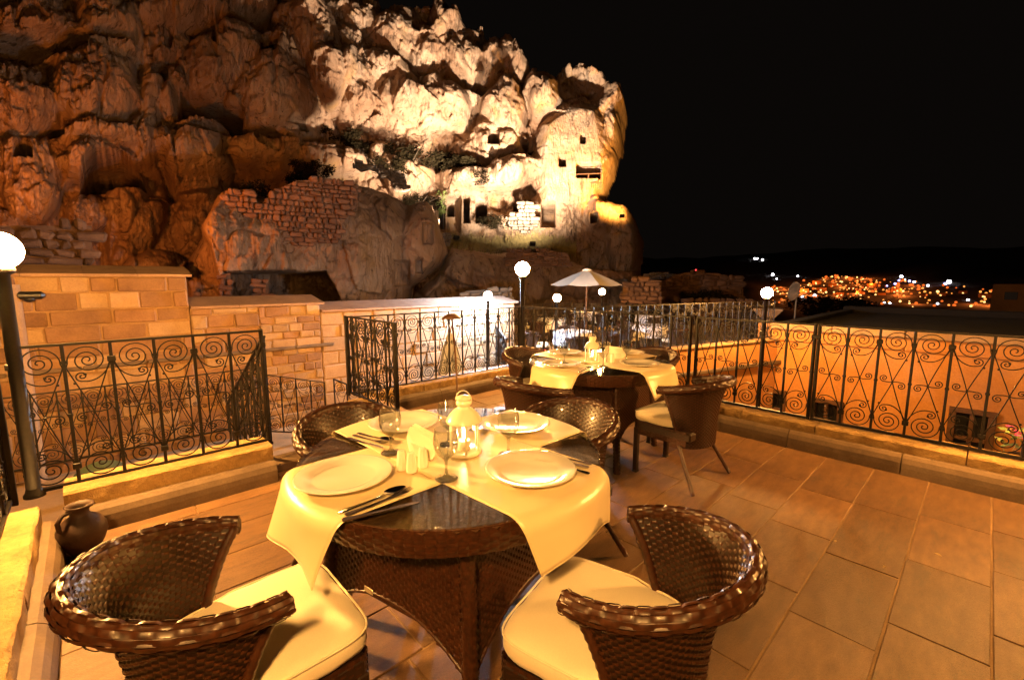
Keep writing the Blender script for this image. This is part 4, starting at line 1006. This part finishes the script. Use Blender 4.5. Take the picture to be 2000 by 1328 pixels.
# ================================================================== wicker furniture
def weave(surf, ulen, vlen, rib, rowh, amp, mask=None, sub=6, back=True, closed=False, thick=.0011):
    """real over-and-under weave on a surface: one wavy strand for each row, stakes behind"""
    rows = max(1, int(round(vlen/rowh))); rowh = vlen/rows
    nr_ = max(2, int(round(ulen/rib)));
    if closed and nr_ % 2: nr_ += 1
    rib = ulen/nr_; nu = nr_*sub
    J = np.arange(rows)[:,None,None]; u = np.linspace(0, ulen, nu+1)[None,None,:]; k = np.array([-.42,0,.42])[None,:,None]
    U = np.broadcast_to(u, (rows,3,nu+1)).copy(); V = np.broadcast_to((J+.5+k)*rowh, (rows,3,nu+1)).copy()
    def frame(U, V):
        h = 1e-4; P = surf(U, V); du = surf(U+h, V)-surf(U-h, V); dv = surf(U, V+h)-surf(U, V-h)
        n = np.cross(du, dv); n /= (np.linalg.norm(n, axis=-1, keepdims=True)+1e-12); return P, n
    P, n = frame(U, V)
    w = np.clip(np.cos(np.pi*U/rib+np.pi*J)*1.9, -1, 1)
    off = amp*w + np.where(np.abs(k) < .1, thick*.6, -thick*.3)*np.sign(w+1e-6)
    P = P+n*off[...,None]
    b = MB(); b.v = [tuple(p) for p in P.reshape(-1,3)]
    F = []; cu = (U[:,0,:-1]+U[:,0,1:])/2; cv = V[:,1,:-1]
    ok = np.ones(cu.shape, bool) if mask is None else mask(cu, cv)
    st = nu+1
    for j in range(rows):
        for i in range(nu):
            if not ok[j, i]: continue
            for q in (0, 1):
                a = (j*3+q)*st+i; F.append((a, a+1, a+st+1, a+st))
    b.f = F
    bk = None
    if back:
        nb = nr_*2; mb = max(4, rows//3)
        U2, V2 = np.meshgrid(np.linspace(0, ulen, nb+1), np.linspace(0, vlen, mb+1)); P2 = surf(U2, V2); c = MB(); c.v = [tuple(p) for p in P2.reshape(-1,3)]
        cu = (U2[:-1,:-1]+U2[1:,1:])/2; cv = (V2[:-1,:-1]+V2[1:,1:])/2; ok = np.ones(cu.shape, bool) if mask is None else mask(cu, cv)
        c.f = [(j*(nb+1)+i, j*(nb+1)+i+1, (j+1)*(nb+1)+i+1, (j+1)*(nb+1)+i) for j in range(mb) for i in range(nb) if ok[j, i]]
        bk = c
    return b, bk
def s3(x, y, z): return np.stack(np.broadcast_arrays(x, y, z), -1)
# ---- chair (faces local +Y)
Z0c, Z1c = .27, .685
def shell_at(ps, t):
    """horizontal outline of the tub at height t: upright wall that flares like a trumpet towards the rim, most at the back"""
    t = np.clip(t, -.02, 1.02); f3 = np.abs(t)**3.0
    rx = .196+.020*t+.032*f3; ry = .148+.028*t+.082*f3
    return rx*np.sin(ps), -.045+.020*t-ry*np.cos(ps)
def shell_pm(t): return np.radians(84+31*np.clip(t, 0, 1.02))
def ztop(ps): return .632+.113*np.cos(ps/2)**2
def shell_z(ps, t): return Z0c+(ztop(ps)-Z0c)*np.power(np.clip(t, 0, 1.02), .93)
SU, SV = .94, .47
def shell(U, V):
    t = V/SV; ps = (U/SU*2-1)*shell_pm(t); x, y = shell_at(ps, t)
    return s3(x, y, shell_z(ps, t))
def rim_path(s):
    ps = (s*2-1)*R(115); x, y = shell_at(ps, np.ones_like(ps)); nx, ny = np.sin(ps), -np.cos(ps)
    return x+nx*.010, y+ny*.010, nx, ny, ztop(ps)
RU, RV = 1.12, .150
def rim(U, V):
    x, y, nx, ny, zt = rim_path(U/RU); a = V/RV*2*np.pi
    rr = .020*np.cos(a); zz = -.028*np.sin(a)
    return s3(x+nx*rr, y+ny*rr, zt-.014+zz-rr*.25)
def rounded_path(x0, y0, y1, r):
    pts = [(-x0, y0)]
    for k in range(7): a = math.pi-k*math.pi/12; pts.append((-x0+r+r*math.cos(a), y1-r+r*math.sin(a)))
    for k in range(7): a = math.pi/2-k*math.pi/12; pts.append((x0-r+r*math.cos(a), y1-r+r*math.sin(a)))
    pts.append((x0, y0)); return np.array(pts)
FP = rounded_path(.222, -.12, .285, .03); FD = np.concatenate([[0], np.cumsum(np.hypot(*np.diff(FP, axis=0).T))])
def frame_s(U, V): return s3(np.interp(U, FD, FP[:,0]), np.interp(U, FD, FP[:,1]), .395-V)
def build_chair_meshes():
    M = {}
    b, bk = weave(shell, SU, SV, .0205, .0112, .0034, thick=.0016); b.f = b.f; m = b.mesh('woven_shell', True); m.materials.append(WICK); M['woven_shell'] = m
    m = bk.mesh('stake_lining', True); m.materials.append(WICKB); M['stake_lining'] = m
    b, bk = weave(rim, RU, RV, .034, .0125, .0021, closed=False, thick=.0015); b.add(bk.v, bk.f)
    for s in (0.0, 1.0):
        x, y, nx, ny, zt = [float(q) for q in rim_path(np.array(s))]; n = 12
        V = [(x+nx*.020*math.cos(2*math.pi*k/n), y+ny*.020*math.cos(2*math.pi*k/n), zt-.014-.028*math.sin(2*math.pi*k/n)-.020*math.cos(2*math.pi*k/n)*.25) for k in range(n)]
        b.add(V, [tuple(range(n))])
    m = b.mesh('rim', True); m.materials.append(WICK); M['rim'] = m
    b, bk = weave(frame_s, float(FD[-1]), .10, .0205, .0112, .0030); b.add(bk.v, bk.f); m = b.mesh('seat_frame', True); m.materials.append(WICK); M['seat_frame'] = m
    # cushion
    n = 96; hx, y0, y1, r = .222, -.185, .305, .05; out = []
    for k in range(n):
        a = 2*math.pi*k/n; c, s = math.cos(a), math.sin(a); p = 7
        f = (abs(c)**p+abs(s)**p)**(-1/p); xx = hx*c*f; yy = (y0+y1)/2+(y1-y0)/2*s*f
        if yy < .05:
            lim = .222-.026*min(1, (.05-yy)/.07) if yy > -.02 else .196*math.sqrt(max(0, 1-((yy+.02)/.168)**2)); xx = max(-lim, min(lim, xx))
        out.append((xx, yy-(y0+y1)/2))
    lay = [(0,.93),(.006,.985),(.02,1.0),(.045,1.0),(.056,.985),(.064,.95),(.070,.85),(.074,.6),(.076,.3)]
    V = []; F = []
    for z, sc in lay:
        for i, (x, y) in enumerate(out):
            V.append((x*sc, (y0+y1)/2+y*sc, .392+z+(.0020*math.sin(i*1.3+x*9) if 0 < z < .06 else .0045*math.sin(x*sc*19+1)*math.cos(y*sc*15+.6)+.002*math.sin(x*sc*41)*math.sin(y*sc*37))))
    for j in range(len(lay)-1):
        for k in range(n): F.append((j*n+k, j*n+(k+1) % n, (j+1)*n+(k+1) % n, (j+1)*n+k))
    F.append(tuple((len(lay)-1)*n+k for k in range(n))); F.append(tuple(range(n))[::-1])
    m = MB().add(V, F).mesh('cushion', True); m.materials.append(CUSH); M['cushion'] = m
    m = MB().add(*tube([(x*1.003, (y0+y1)/2+y*1.003, .392+.058) for x, y in out]+[(out[0][0]*1.003, (y0+y1)/2+out[0][1]*1.003, .45)], .0035, 5, False)).mesh('piping', True); m.materials.append(CUSH); M['piping'] = m
    m = MB().add(*cbox(-.225,.225,-.15,.275,.33,.389,.01)).mesh('seat_base'); m.materials.append(WICKB); M['seat_base'] = m
    for s, nm in ((-1, 'front_leg_l'), (1, 'front_leg_r')):
        b = MB(); b.add(*cbox(s*.212-.017, s*.212+.017, .244, .278, .012, .34, .004)); m = b.mesh('front_leg'); m.materials.append(WICKB); M[nm] = m
        b = MB(); b.add(*cbox(s*.212-.019, s*.212+.019, .242, .280, 0, .014, .003)); m = b.mesh('foot_cap'); m.materials.append(RUBBER); M[nm+'_f'] = m
        path = []
        kp = []
        for t_ in (.97, .85, .7, .55, .4, .2, .05):
            x_, y_ = shell_at(shell_pm(np.array(t_)), np.array(t_)); kp.append((float(x_), float(y_), float(shell_z(shell_pm(np.array(t_)), np.array(t_)))))
        kp += [(.222,-.105,.20),(.272,-.215,.005)]
        for i in range(len(kp)-1):
            for q in range(5): t = q/5; path.append(tuple(kp[i][d]*(1-t)+kp[i+1][d]*t for d in range(3)))
        path.append(kp[-1]); path = [(s*x, y, z) for x, y, z in path]
        rr = [.0125+.0022*(i % 2) for i in range(len(path))]
        m = MB().add(*tube(path, rr, 8)).mesh('rear_leg', True); m.materials.append(WICK); M['rear_leg'+nm[-2:]] = m
    return M
CM = build_chair_meshes()
def chair(loc, rz, label, group='wicker tub chairs', full=True):
    e = empty('wicker_chair', loc, rz, label, 'chair', group)
    sh = mobj('woven_shell', CM['woven_shell'], None, e); mobj('stake_lining', CM['stake_lining'], None, sh)
    mobj('rim', CM['rim'], None, e); mobj('seat_frame', CM['seat_frame'], None, e); mobj('seat_base', CM['seat_base'], None, e)
    cu = mobj('cushion', CM['cushion'], None, e)
    if full: mobj('piping', CM['piping'], None, cu)
    for s in ('_l', '_r'):
        l = mobj('front_leg', CM['front_leg'+s], None, e); mobj('foot_cap', CM['front_leg'+s+'_f'], None, l); mobj('rear_leg', CM['rear_leg'+s], None, e)
    return e
FA, FB, FNA, FNB = RZ-math.pi/2, RZ, RZ+math.pi/2, RZ+math.pi
chair(T(.19,1.29), FA, 'wicker tub chair nearest the viewer on the left')
chair(T(1.0,.59), FB+R(14), 'wicker tub chair nearest the viewer on the right')
chair(T(.88,2.0), FNB+R(-4), 'wicker tub chair on the stair side of the near table')
chair(T(1.66,1.41), FNA+R(2), 'wicker tub chair between the two tables with its back to us')
chair(T(2.21,2.09), FA, 'wicker tub chair left of the second table')
chair(T(3.03,1.40), FB+R(-2), 'wicker tub chair standing free on the open floor by the second table')
chair(T(2.96,2.84), FNB, 'wicker tub chair behind the second table on its left')
chair(T(3.70,2.12), FNA, 'wicker tub chair behind the second table on its right')

# ---- tables
RT = .56
def build_table_meshes():
    M = {}
    def ring(U, V):
        a = U/RT; rr = RT-.004-.012*(V/.085)**2
        return s3(rr*np.cos(a), rr*np.sin(a), .738-V)
    b, bk = weave(ring, 2*math.pi*RT, .085, .030, .0121, .0032, closed=True, thick=.0019); b.add(bk.v, bk.f); M['top_ring'] = (b.mesh('top_ring', True), WICK)
    def flat(U, V): return s3(U-RT, V-RT, np.full(np.broadcast(U, V).shape, .7345))
    mk = lambda u, v: np.hypot(u-RT, v-RT) < RT-.006
    b, bk = weave(flat, 2*RT, 2*RT, .022, .0125, .0021, mask=mk, sub=4); b.add(bk.v, bk.f); M['woven_top'] = (b.mesh('woven_top', True), WICKT)
    M['glass_top'] = (MB().add(*lathe([(0,.744),(RT-.004,.744),(RT,.746),(RT,.750),(RT-.004,.752),(0,.752)], 72)).mesh('glass_top', True), TGLASS)
    s_of = lambda z: .305+.055*(1-z/.66)
    def panel(U, V):
        z = .66-V; s = s_of(z); return s3((U/.66*2-1)*s, -s, z)
    def mk2(u, v):
        q = u/.66*2-1; zb = .20+.12*np.clip(1-np.abs(q)**2.2, 0, 1); return (.66-v) > zb
    b, bk = weave(panel, .66, .60, .0165, .0130, .0036, mask=mk2, thick=.0019); b.add(bk.v, bk.f); M['skirt_panel'] = (b.mesh('skirt_panel', True), WICK)
    tr = MB(); q_ = np.linspace(-.93, .93, 41); zb_ = .20+.12*np.clip(1-np.abs(q_)**2.2, 0, 1)
    tr.add(*tube([(float(q*s_of(z)), float(-s_of(z)), float(z)) for q, z in zip(q_, zb_)], [.0058+.0016*(i % 2) for i in range(41)], 8)); M['trim'] = (tr.mesh('braided_trim', True), WICK)
    def leg(U, V):
        z = .66-V; s = s_of(z); a = U/.15*2*np.pi; return s3(-s+.024*np.cos(a), -s+.024*np.sin(a), z)
    b, bk = weave(leg, .15, .655, .019, .0131, .0026, closed=True); b.add(bk.v, bk.f); M['leg'] = (b.mesh('leg', True), WICK)
    M['crossbar'] = (MB().add(*tube([(-.30,-.30,.60),(.30,.30,.60)], .014, 6)).add(*tube([(-.30,.30,.60),(.30,-.30,.60)], .0135, 6)).mesh('cross_brace'), WICKB)
    # small maker's tag on one panel
    for k, (m, mt) in M.items():
        if not m.materials: m.materials.append(mt)
    return M
TM = build_table_meshes()
def table(loc, rz, label):
    e = empty('wicker_table', loc, rz, label, 'table', 'round wicker tables')
    for k in ('top_ring', 'woven_top', 'glass_top', 'crossbar'): mobj(TM[k][0].name.split('.')[0], TM[k][0], None, e)
    for i in range(4):
        sk = mobj('skirt_panel', TM['skirt_panel'][0], None, e, rz=i*math.pi/2); mobj('braided_trim', TM['trim'][0], None, sk); mobj('leg', TM['leg'][0], None, e, rz=i*math.pi/2)
    return e
C1 = (.98, 1.37); C2 = (2.99, 2.14)
t1 = table(T(*C1), RZ+R(14), 'near round wicker table with a glass top and crossed cream runners')
table(T(*C2), RZ+R(8), 'second round wicker table set for dinner farther back')
b = MB(); b.add(*cbox(-.022,.022,-.004,.0,-.010,.010,.002)); tg = b.obj('maker_tag', plain('tag_brass', (.62,.55,.40), .35, .6), t1)
tg.location = (-.345,.10,.33); tg.rotation_euler = (R(-4), R(4), R(-90))
def runner(cen, ang, wid, half, zt, name_label, seed, RR=RT+.004, half2=None):
    """satin runner lying on the round top and hanging over its edge"""
    rg5 = random.Random(seed); half2 = half2 or half
    ns, nt_ = 110, 30; S = np.linspace(-half, half2, ns+1); Tt = np.linspace(-wid/2, wid/2, nt_+1)
    X, Y = np.meshgrid(S, Tt, indexing='ij'); r_ = np.hypot(X, Y); RR = RR-.012; ex = np.maximum(0, r_-RR); ro = .05
    th = np.minimum(ex/ro, math.pi/2); rest = np.maximum(0, ex-ro*math.pi/2)
    out = np.minimum(r_, RR)+ro*np.sin(th)+rest*.20; z = zt-ro*(1-np.cos(th))-rest*.97
    ph = np.arctan2(Y, X)
    fold = np.sin(ph*9+rg5.uniform(0,6))*.016*np.clip(rest/.12, 0, 1.3)
    out = out+fold
    # keep the width of the cloth: hanging part runs straight rather than shrinking to the centre
    k = np.where(ex > 0, 1.0, 0.0); PX = np.where(k > 0, out*np.cos(ph), X); PY = np.where(k > 0, out*np.sin(ph), Y)
    z = z + (fbm(X*7+seed, Y*7, seed, 3)-.5)*.0030 + np.where(ex > 0, 1, .35)*(np.exp(-(Y/.0022)**2)+np.exp(-((np.abs(X)-.30)/.0022)**2))*.0018
    out = out + (fbm(X*11, Y*11+seed, seed+3, 2)-.5)*.010*np.clip(rest/.05, 0, 1)
    ca, sa = math.cos(ang), math.sin(ang); b = MB()
    b.v = [(float(PX[i,j]*ca-PY[i,j]*sa), float(PX[i,j]*sa+PY[i,j]*ca), float(z[i,j])) for i in range(ns+1) for j in range(nt_+1)]
    b.f = [(i*(nt_+1)+j, (i+1)*(nt_+1)+j, (i+1)*(nt_+1)+j+1, i*(nt_+1)+j+1) for i in range(ns) for j in range(nt_)]
    o = b.obj('table_runner', RUN, None, T(cen[0], cen[1], 0), RZ, smooth=True)
    md = o.modifiers.new('thickness', 'SOLIDIFY'); md.thickness = .0016; md.offset = -1
    tag(o, name_label, 'runner', 'satin table runners')
    # stitched hem round the edge
    edge = [(i, 0) for i in range(ns+1)]+[(ns, j) for j in range(nt_+1)]+[(i, nt_) for i in range(ns, -1, -1)]+[(0, j) for j in range(nt_, -1, -1)]
    h = MB(); h.add(*tube([b.v[i*(nt_+1)+j] for i, j in edge], .0016, 4, False)); h.obj('hem', RUN, o, smooth=True)
    return o
ZR = .7545
runner(C1, 0, .45, .74, ZR, 'cream satin runner on the near table running under the left plate', 1)
runner(C1, math.pi/2+R(4), .45, .71, ZR+.0035, 'cream satin runner on the near table lying across the other one', 2)
runner(C2, 0, .45, .74, ZR, 'cream satin runner of the second table hanging towards the near table', 3)
runner(C2, math.pi/2, .45, .74, ZR+.0035, 'cream satin runner of the second table hanging towards the braided chair', 4)
ZP = ZR+.0045
# ---- tableware
PLATE = MB().add(*lathe([(0,0),(.085,0),(.088,.001),(.098,.004),(.120,.013),(.150,.0185),(.1525,.020),(.151,.0215),(.146,.0215),(.118,.0165),(.102,.0095),(.092,.0060),(.0,.0055)], 64)).mesh('plate', True); PLATE.materials.append(PORC)
def plate(a, b_, label, s=1.0):
    o = mobj('dinner_plate', PLATE, None, None, T(a, b_, ZP), rng.uniform(0, 6), scale=(s,s,s)); tag(o, label, 'plate', 'dinner plates')
plate(.555, 1.385, 'white dinner plate on the left corner of the near table')
plate(1.03, 1.00, 'shiny white dinner plate on the right corner of the near table')
plate(.975, 1.735, 'white dinner plate behind the left wine glass on the near table')
plate(1.33, 1.385, 'white dinner plate behind the right wine glass on the near table')
plate(2.56, 2.175, 'white dinner plate at the left front of the second table')
plate(3.015, 1.775, 'white dinner plate at the right front of the second table')
plate(3.00, 2.50, 'white dinner plate at the left back of the second table')
plate(3.40, 2.13, 'white dinner plate at the right back of the second table')
gp = [(0,.0),(.034,.0),(.036,.001),(.035,.003),(.028,.0055),(.012,.009),(.0055,.016),(.0045,.03),(.0048,.05),(.0075,.060),(.016,.068),(.028,.080),(.036,.098),(.0385,.115),(.037,.135),(.0335,.158)]
GOB = MB().add(*lathe([(r_ if r_ > 0 else 0.0, z) for r_, z in gp], 40)).mesh('wine_glass', True); GOB.materials.append(GLASS)
def goblet(x, y, label, z=ZP):
    P = at_z(x, y, z+.002); o = mobj('wine_glass', GOB, None, None, P, scale=(1.06,1.06,1.06)); tag(o, label, 'glass', 'wine glasses')
goblet(872, 934, 'wine glass nearest the viewer beside the salt shakers')
goblet(764, 884, 'wine glass left of the napkins on the near table')
goblet(876, 868, 'wine glass half hidden behind the lantern of the near table')
goblet(993, 888, 'wine glass right of the lantern on the near table')
goblet(1102, 710, 'wine glass left of the lantern on the second table'); goblet(1178, 716, 'wine glass in front of the salt shakers on the second table'); goblet(1223, 705, 'wine glass right of the napkins on the second table')
def outline_mesh(name, pts, th, mat, curve=None):
    n = len(pts); V = []
    for s in (0, 1):
        for x, y in pts: V.append((x, y, (curve(x) if curve else 0)+s*th))
    F = [tuple(range(n))[::-1], tuple(range(n, 2*n))]+[(i, (i+1) % n, (i+1) % n+n, i+n) for i in range(n)]
    m = MB().add(V, F).mesh(name); m.materials.append(STEEL); return m
hand = [(-.105,.0055),(-.10,.0085),(-.085,.0085),(-.03,.005),(.02,.0034)]
kn = hand+[(.025,.008),(.07,.0095),(.10,.006),(.108,.0)]+[(.10,-.004),(.025,-.0045)]+[(x,-y) for x, y in hand[::-1]]
KNIFE = outline_mesh('knife', kn, .0035, STEEL)
FORK = MB()
cz = lambda x: .010*max(0, (x-.0)/.1)**1.0 if x < .06 else .006+.004*(x-.06)/.045
nk = [(x, y) for x, y in hand]+[(.035,.006),(.052,.0105),(.068,.0115)]
pl = nk+[(x,-y) for x, y in nk[::-1]]
_m = outline_mesh('fork_body', pl, .0022, STEEL, cz)
FORK.add([tuple(v.co) for v in _m.vertices], [tuple(p.vertices) for p in _m.polygons])
for y in (-.0098,-.0033,.0033,.0098): FORK.add(*tube([(.066,y,cz(.066)+.001),(.085,y,cz(.085)-.001),(.104,y*.92,cz(.104)+.002)], [.0016,.0014,.0008], 5))
FORK = FORK.mesh('fork'); FORK.materials.append(STEEL)
SP = MB(); nk = [(x, y) for x, y in hand]+[(.035,.004)]; pl = nk+[(x,-y) for x, y in nk[::-1]]; _m = outline_mesh('sp', pl, .0024, STEEL, lambda x: .006*max(0, x/.05)); SP.add([tuple(v.co) for v in _m.vertices], [tuple(p.vertices) for p in _m.polygons])
V = []; F = []; nr2, na = 6, 20
for i in range(nr2+1):
    q = i/nr2
    for k in range(na):
        a = 2*math.pi*k/na; V.append((.070+.036*q*math.cos(a), .0205*q*math.sin(a)*(1-.12*math.cos(a)), .0015+.0085*q*q))
for i in range(nr2):
    for k in range(na): F.append((i*na+k, i*na+(k+1) % na, (i+1)*na+(k+1) % na, (i+1)*na+k))
SP.add(V, F); SPOON = SP.mesh('spoon', True); SPOON.materials.append(STEEL)
def cutlery(mesh, name, tail, head, label, z=ZP+.001):
    p = at_z(*tail, z); q = at_z(*head, z); c = (p+q)/2; d = q-p
    o = mobj(name, mesh, None, None, c, math.atan2(d.y, d.x)); tag(o, label, name, 'table cutlery')
cutlery(SPOON, 'spoon', (672,998), (782,958), 'spoon lying right of the front left plate'); cutlery(FORK, 'fork', (680,1004), (800,960), 'fork lying right of the front left plate'); cutlery(KNIFE, 'knife', (680,1014), (808,985), 'knife lying at the runner edge right of the front left plate')
cutlery(FORK, 'fork', (1150,906), (1058,884), 'fork beside the shiny plate on the right of the near table'); cutlery(KNIFE, 'knife', (1146,913), (1050,889), 'knife beside the shiny plate on the right of the near table'); cutlery(SPOON, 'spoon', (1136,921), (1062,900), 'spoon half under the rim of the shiny plate')
cutlery(KNIFE, 'knife', (684,857), (742,874), 'knife at the left edge of the near table before the back left plate'); cutlery(FORK, 'fork', (694,851), (752,868), 'fork at the left edge of the near table before the back left plate'); cutlery(SPOON, 'spoon', (706,848), (760,862), 'spoon at the left edge of the near table before the back left plate')
cutlery(KNIFE, 'knife', (958,818), (922,838), 'knife behind the lantern of the near table'); cutlery(FORK, 'fork', (963,822), (930,843), 'fork behind the lantern of the near table')
cutlery(SPOON, 'spoon', (1122,730), (1160,716), 'spoon at the front of the second table'); cutlery(KNIFE, 'knife', (1126,733), (1172,718), 'knife at the front of the second table'); cutlery(FORK, 'fork', (1050,703), (1088,708), 'fork at the left of the second table'); cutlery(KNIFE, 'knife', (1056,699), (1095,704), 'knife at the left of the second table')
# candle lanterns
def lantern(x, y, label):
    P = at_z(x, y, ZP+.001); e = empty('candle_lantern', P, -.3, label, 'lantern', 'white candle lanterns')
    n = 6; r0 = .053
    MB().add(*lathe([(0,0),(.056,0),(.060,.003),(.060,.010),(.054,.014),(.0,.014)], 36)).obj('base', ENAM, e, smooth=True)
    MB().add(*lathe([(.046,.112),(.061,.112),(.063,.116),(.060,.122),(.050,.140),(.034,.155),(.022,.162),(.020,.170),(.026,.172),(.027,.182),(.024,.184),(.024,.190),(.027,.192),(.026,.199),(.012,.204),(0,.205)], 36)).obj('roof', ENAM, e, smooth=True)
    MB().add(*tube([(-.03*math.cos(math.pi*k/10), 0, .186+.034*math.sin(math.pi*k/10)) for k in range(11)], .0016, 5)).obj('handle', ENAM, e)
    for k in range(n):
        a = 2*math.pi*k/n; MB().add(*cbox(-.004,.004,-.0022,.0022,.012,.115,.001)).obj('frame_bar', ENAM, e, (r0*math.cos(a), r0*math.sin(a), 0), a+math.pi/2)
        a1 = 2*math.pi*(k+1)/n; c = .96*r0
        MB().add([(c*math.cos(a), c*math.sin(a), .014),(c*math.cos(a1), c*math.sin(a1), .014),(c*math.cos(a1), c*math.sin(a1), .113),(c*math.cos(a), c*math.sin(a), .113)], [(0,1,2,3)]).obj('pane', PANE, e)
    cd = MB().add(*lathe([(0,.014),(.021,.014),(.021,.046),(.018,.047),(0,.044)], 24)).obj('candle', WAX, e, smooth=True)
    MB().add(*lathe([(0,.050),(.0035,.056),(.0052,.064),(.0042,.074),(.0018,.086),(0,.092)], 12)).obj('flame', FLAME, cd, smooth=True)
    MB().add(*tube([(0,0,.044),(.0005,0,.053)], .0008, 5)).obj('wick', BLACKP, cd)
    return e
l1 = lantern(907, 884, 'white metal candle lantern burning in the middle of the near table'); l2 = lantern(1156, 707, 'white metal candle lantern burning on the second table')
l1.scale = (1.06,1.06,1.08)
SHK = MB().add(*lathe([(0,0),(.0165,0),(.0175,.002),(.0170,.02),(.0140,.050),(.0125,.060),(.0105,.0645),(.0,.066)], 8)).mesh('shaker'); SHK.materials.append(CERAM)
for x, y, lb in ((785,916,'white ceramic salt shaker on the left of the near table trio'),(804,921,'white ceramic shaker in front of the near table trio'),(826,911,'white ceramic toothpick pot right of the near table shakers'),(1184,707,'white salt shaker on the left of the second table pair'),(1196,708,'white pepper shaker on the right of the second table pair')):
    o = mobj('salt_shaker', SHK, None, None, at_z(x, y, ZP+.001), R(20), scale=(1.05,1.05,1.05)); tag(o, lb, 'shaker', 'salt and pepper shakers')
def napkins(x, y, rz, label, s=1.0):
    e = empty('napkin_holder', at_z(x, y, ZP+.001), rz, label, 'napkin holder', 'napkin holders')
    MB().add(*cbox(-.055,.055,-.018,.018,0,.005,.001)).obj('base', CERAM, e)
    for s in (-1, 1): MB().add(*cbox(-.05,.05,s*.017-.0015,s*.017+.0015,.005,.045,.001)).obj('side_plate', CERAM, e)
    for k in range(9):
        y0 = -.0145+k*.0036; d = rng.uniform(-.008,.008); h = .098+rng.uniform(-.006,.006); ln = rng.uniform(-.007,.007)
        V = [(-.060+d,y0,.006),(.064+d,y0,.006),(.084+d,y0+ln,.030),(.062+d,y0+ln,h*.86),(-.062+d,y0+ln*1.5,h),(-.078+d,y0+ln,.052)]
        V2 = [(a_, b_+.0016, c_) for a_, b_, c_ in V]
        MB().add(V+V2, [(0,1,2,5),(2,3,4,5),(6,11,8,7),(8,11,10,9),(0,6,7,1),(1,7,8,2),(2,8,9,3),(3,9,10,4),(4,10,11,5),(5,11,6,0)]).obj('napkin', PAPER, e)
    return e
_p, _q = at_z(772, 872, ZP), at_z(866, 908, ZP)
napkins(826, 890, math.atan2(_q.y-_p.y, _q.x-_p.x), 'holder full of white paper napkins in the middle of the near table'); napkins(1200, 700, RZ-R(50), 'holder of white paper napkins on the second table').scale = (1.05,1.05,1.05)
# a leaf and crumbs of dirt on the floor
for (x, y, s, lb) in ((1832,1084,.030,'dry curled leaf on the floor at the right'),(1728,1110,.016,'small pale crumb on the floor left of the dry leaf'),(1628,1058,.022,'small pale twig on the floor beside a slab joint')):
    P = at_z(x, y, .004); m = MB(); V = []; F = []
    for i in range(6):
        t = i/5; w_ = .35*s*math.sin(math.pi*min(1, .12+t*.85)); z = .006*math.sin(t*3)+.001
        V += [(t*s-s/2, -w_+.3*s*math.sin(t*2.2), z+.004), (t*s-s/2, .3*s*math.sin(t*2.2), z), (t*s-s/2, w_+.3*s*math.sin(t*2.2), z+.005)]
    for i in range(5):
        for j in range(2): F.append((i*3+j, i*3+j+1, i*3+j+4, i*3+j+3))
    o = m.add(V, F).obj('dry_leaf', plain('dry_leaf_'+str(x), (.45,.32,.15), .7), None, P, R(60+x)); tag(o, lb, 'leaf')

# ---- furniture of the lower terrace
def far_table(x, y, rz, label):
    e = empty('covered_table', (x, y, ZF), rz, label, 'table', 'covered tables of the lower terrace')
    MB().add(*lathe([(.0,.745),(.42,.745),(.44,.74),(.45,.70),(.47,.45)], 20)).obj('tablecloth', plain('far_cloth', (.62,.60,.62), .8) if 'far_cloth' not in MATS else MATS['far_cloth'], e, smooth=False)
    MB().add(*tube([(0,0,0),(0,0,.72)], .05, 8)).obj('pedestal', WICKB, e)
ft = [(1.4,10.2,'left front'),(3.6,11.6,'right front'),(1.2,13.6,'left back'),(4.6,15.0,'right back'),(2.8,16.5,'far middle')]
for i, (x, y, w_) in enumerate(ft):
    far_table(x, y, i*.7, 'cloth covered table at the %s of the lower terrace' % w_)
    for k in range(4):
        a = i*.5+k*math.pi/2; px_, py_ = x+.85*math.cos(a), y+.85*math.sin(a)
        chair((px_, py_, ZF), a+math.pi/2, 'wicker chair on the %s of the %s table of the lower terrace' % ((('right side' if math.cos(a) > 0 else 'left side') if abs(math.cos(a)) > abs(math.sin(a)) else ('far side' if math.sin(a) > 0 else 'near side')), w_), 'chairs of the %s lower table' % w_, full=False)

# ------------------------------------------------------------------ floodlights of the rock
FW = (1.0, .79, .60)
floodlight(at_r(1040, 474, 24.5), at_r(1000, 150, 38), 46000, FW, 92, 'floodlight at the cliff foot aimed at the pale rock face', .25, .9)
floodlight(at_r(890, 462, 25.0), at_r(720, 90, 36), 22000, (1.0,.74,.54), 80, 'floodlight on the slope aimed at the fluted rock', .25, .8)
floodlight(at_r(1215, 420, 31.0), at_r(1205, 240, 37), 11000, (1.0,.46,.09), 110, 'floodlight below the cliff edge', .3)
floodlight(at_r(30, 462, 14.0), at_r(430, 170, 26), 3000, (1.0,.27,.045), 135, 'weak orange floodlight above the garden wall aimed at the dim caves', .3, 1.0)
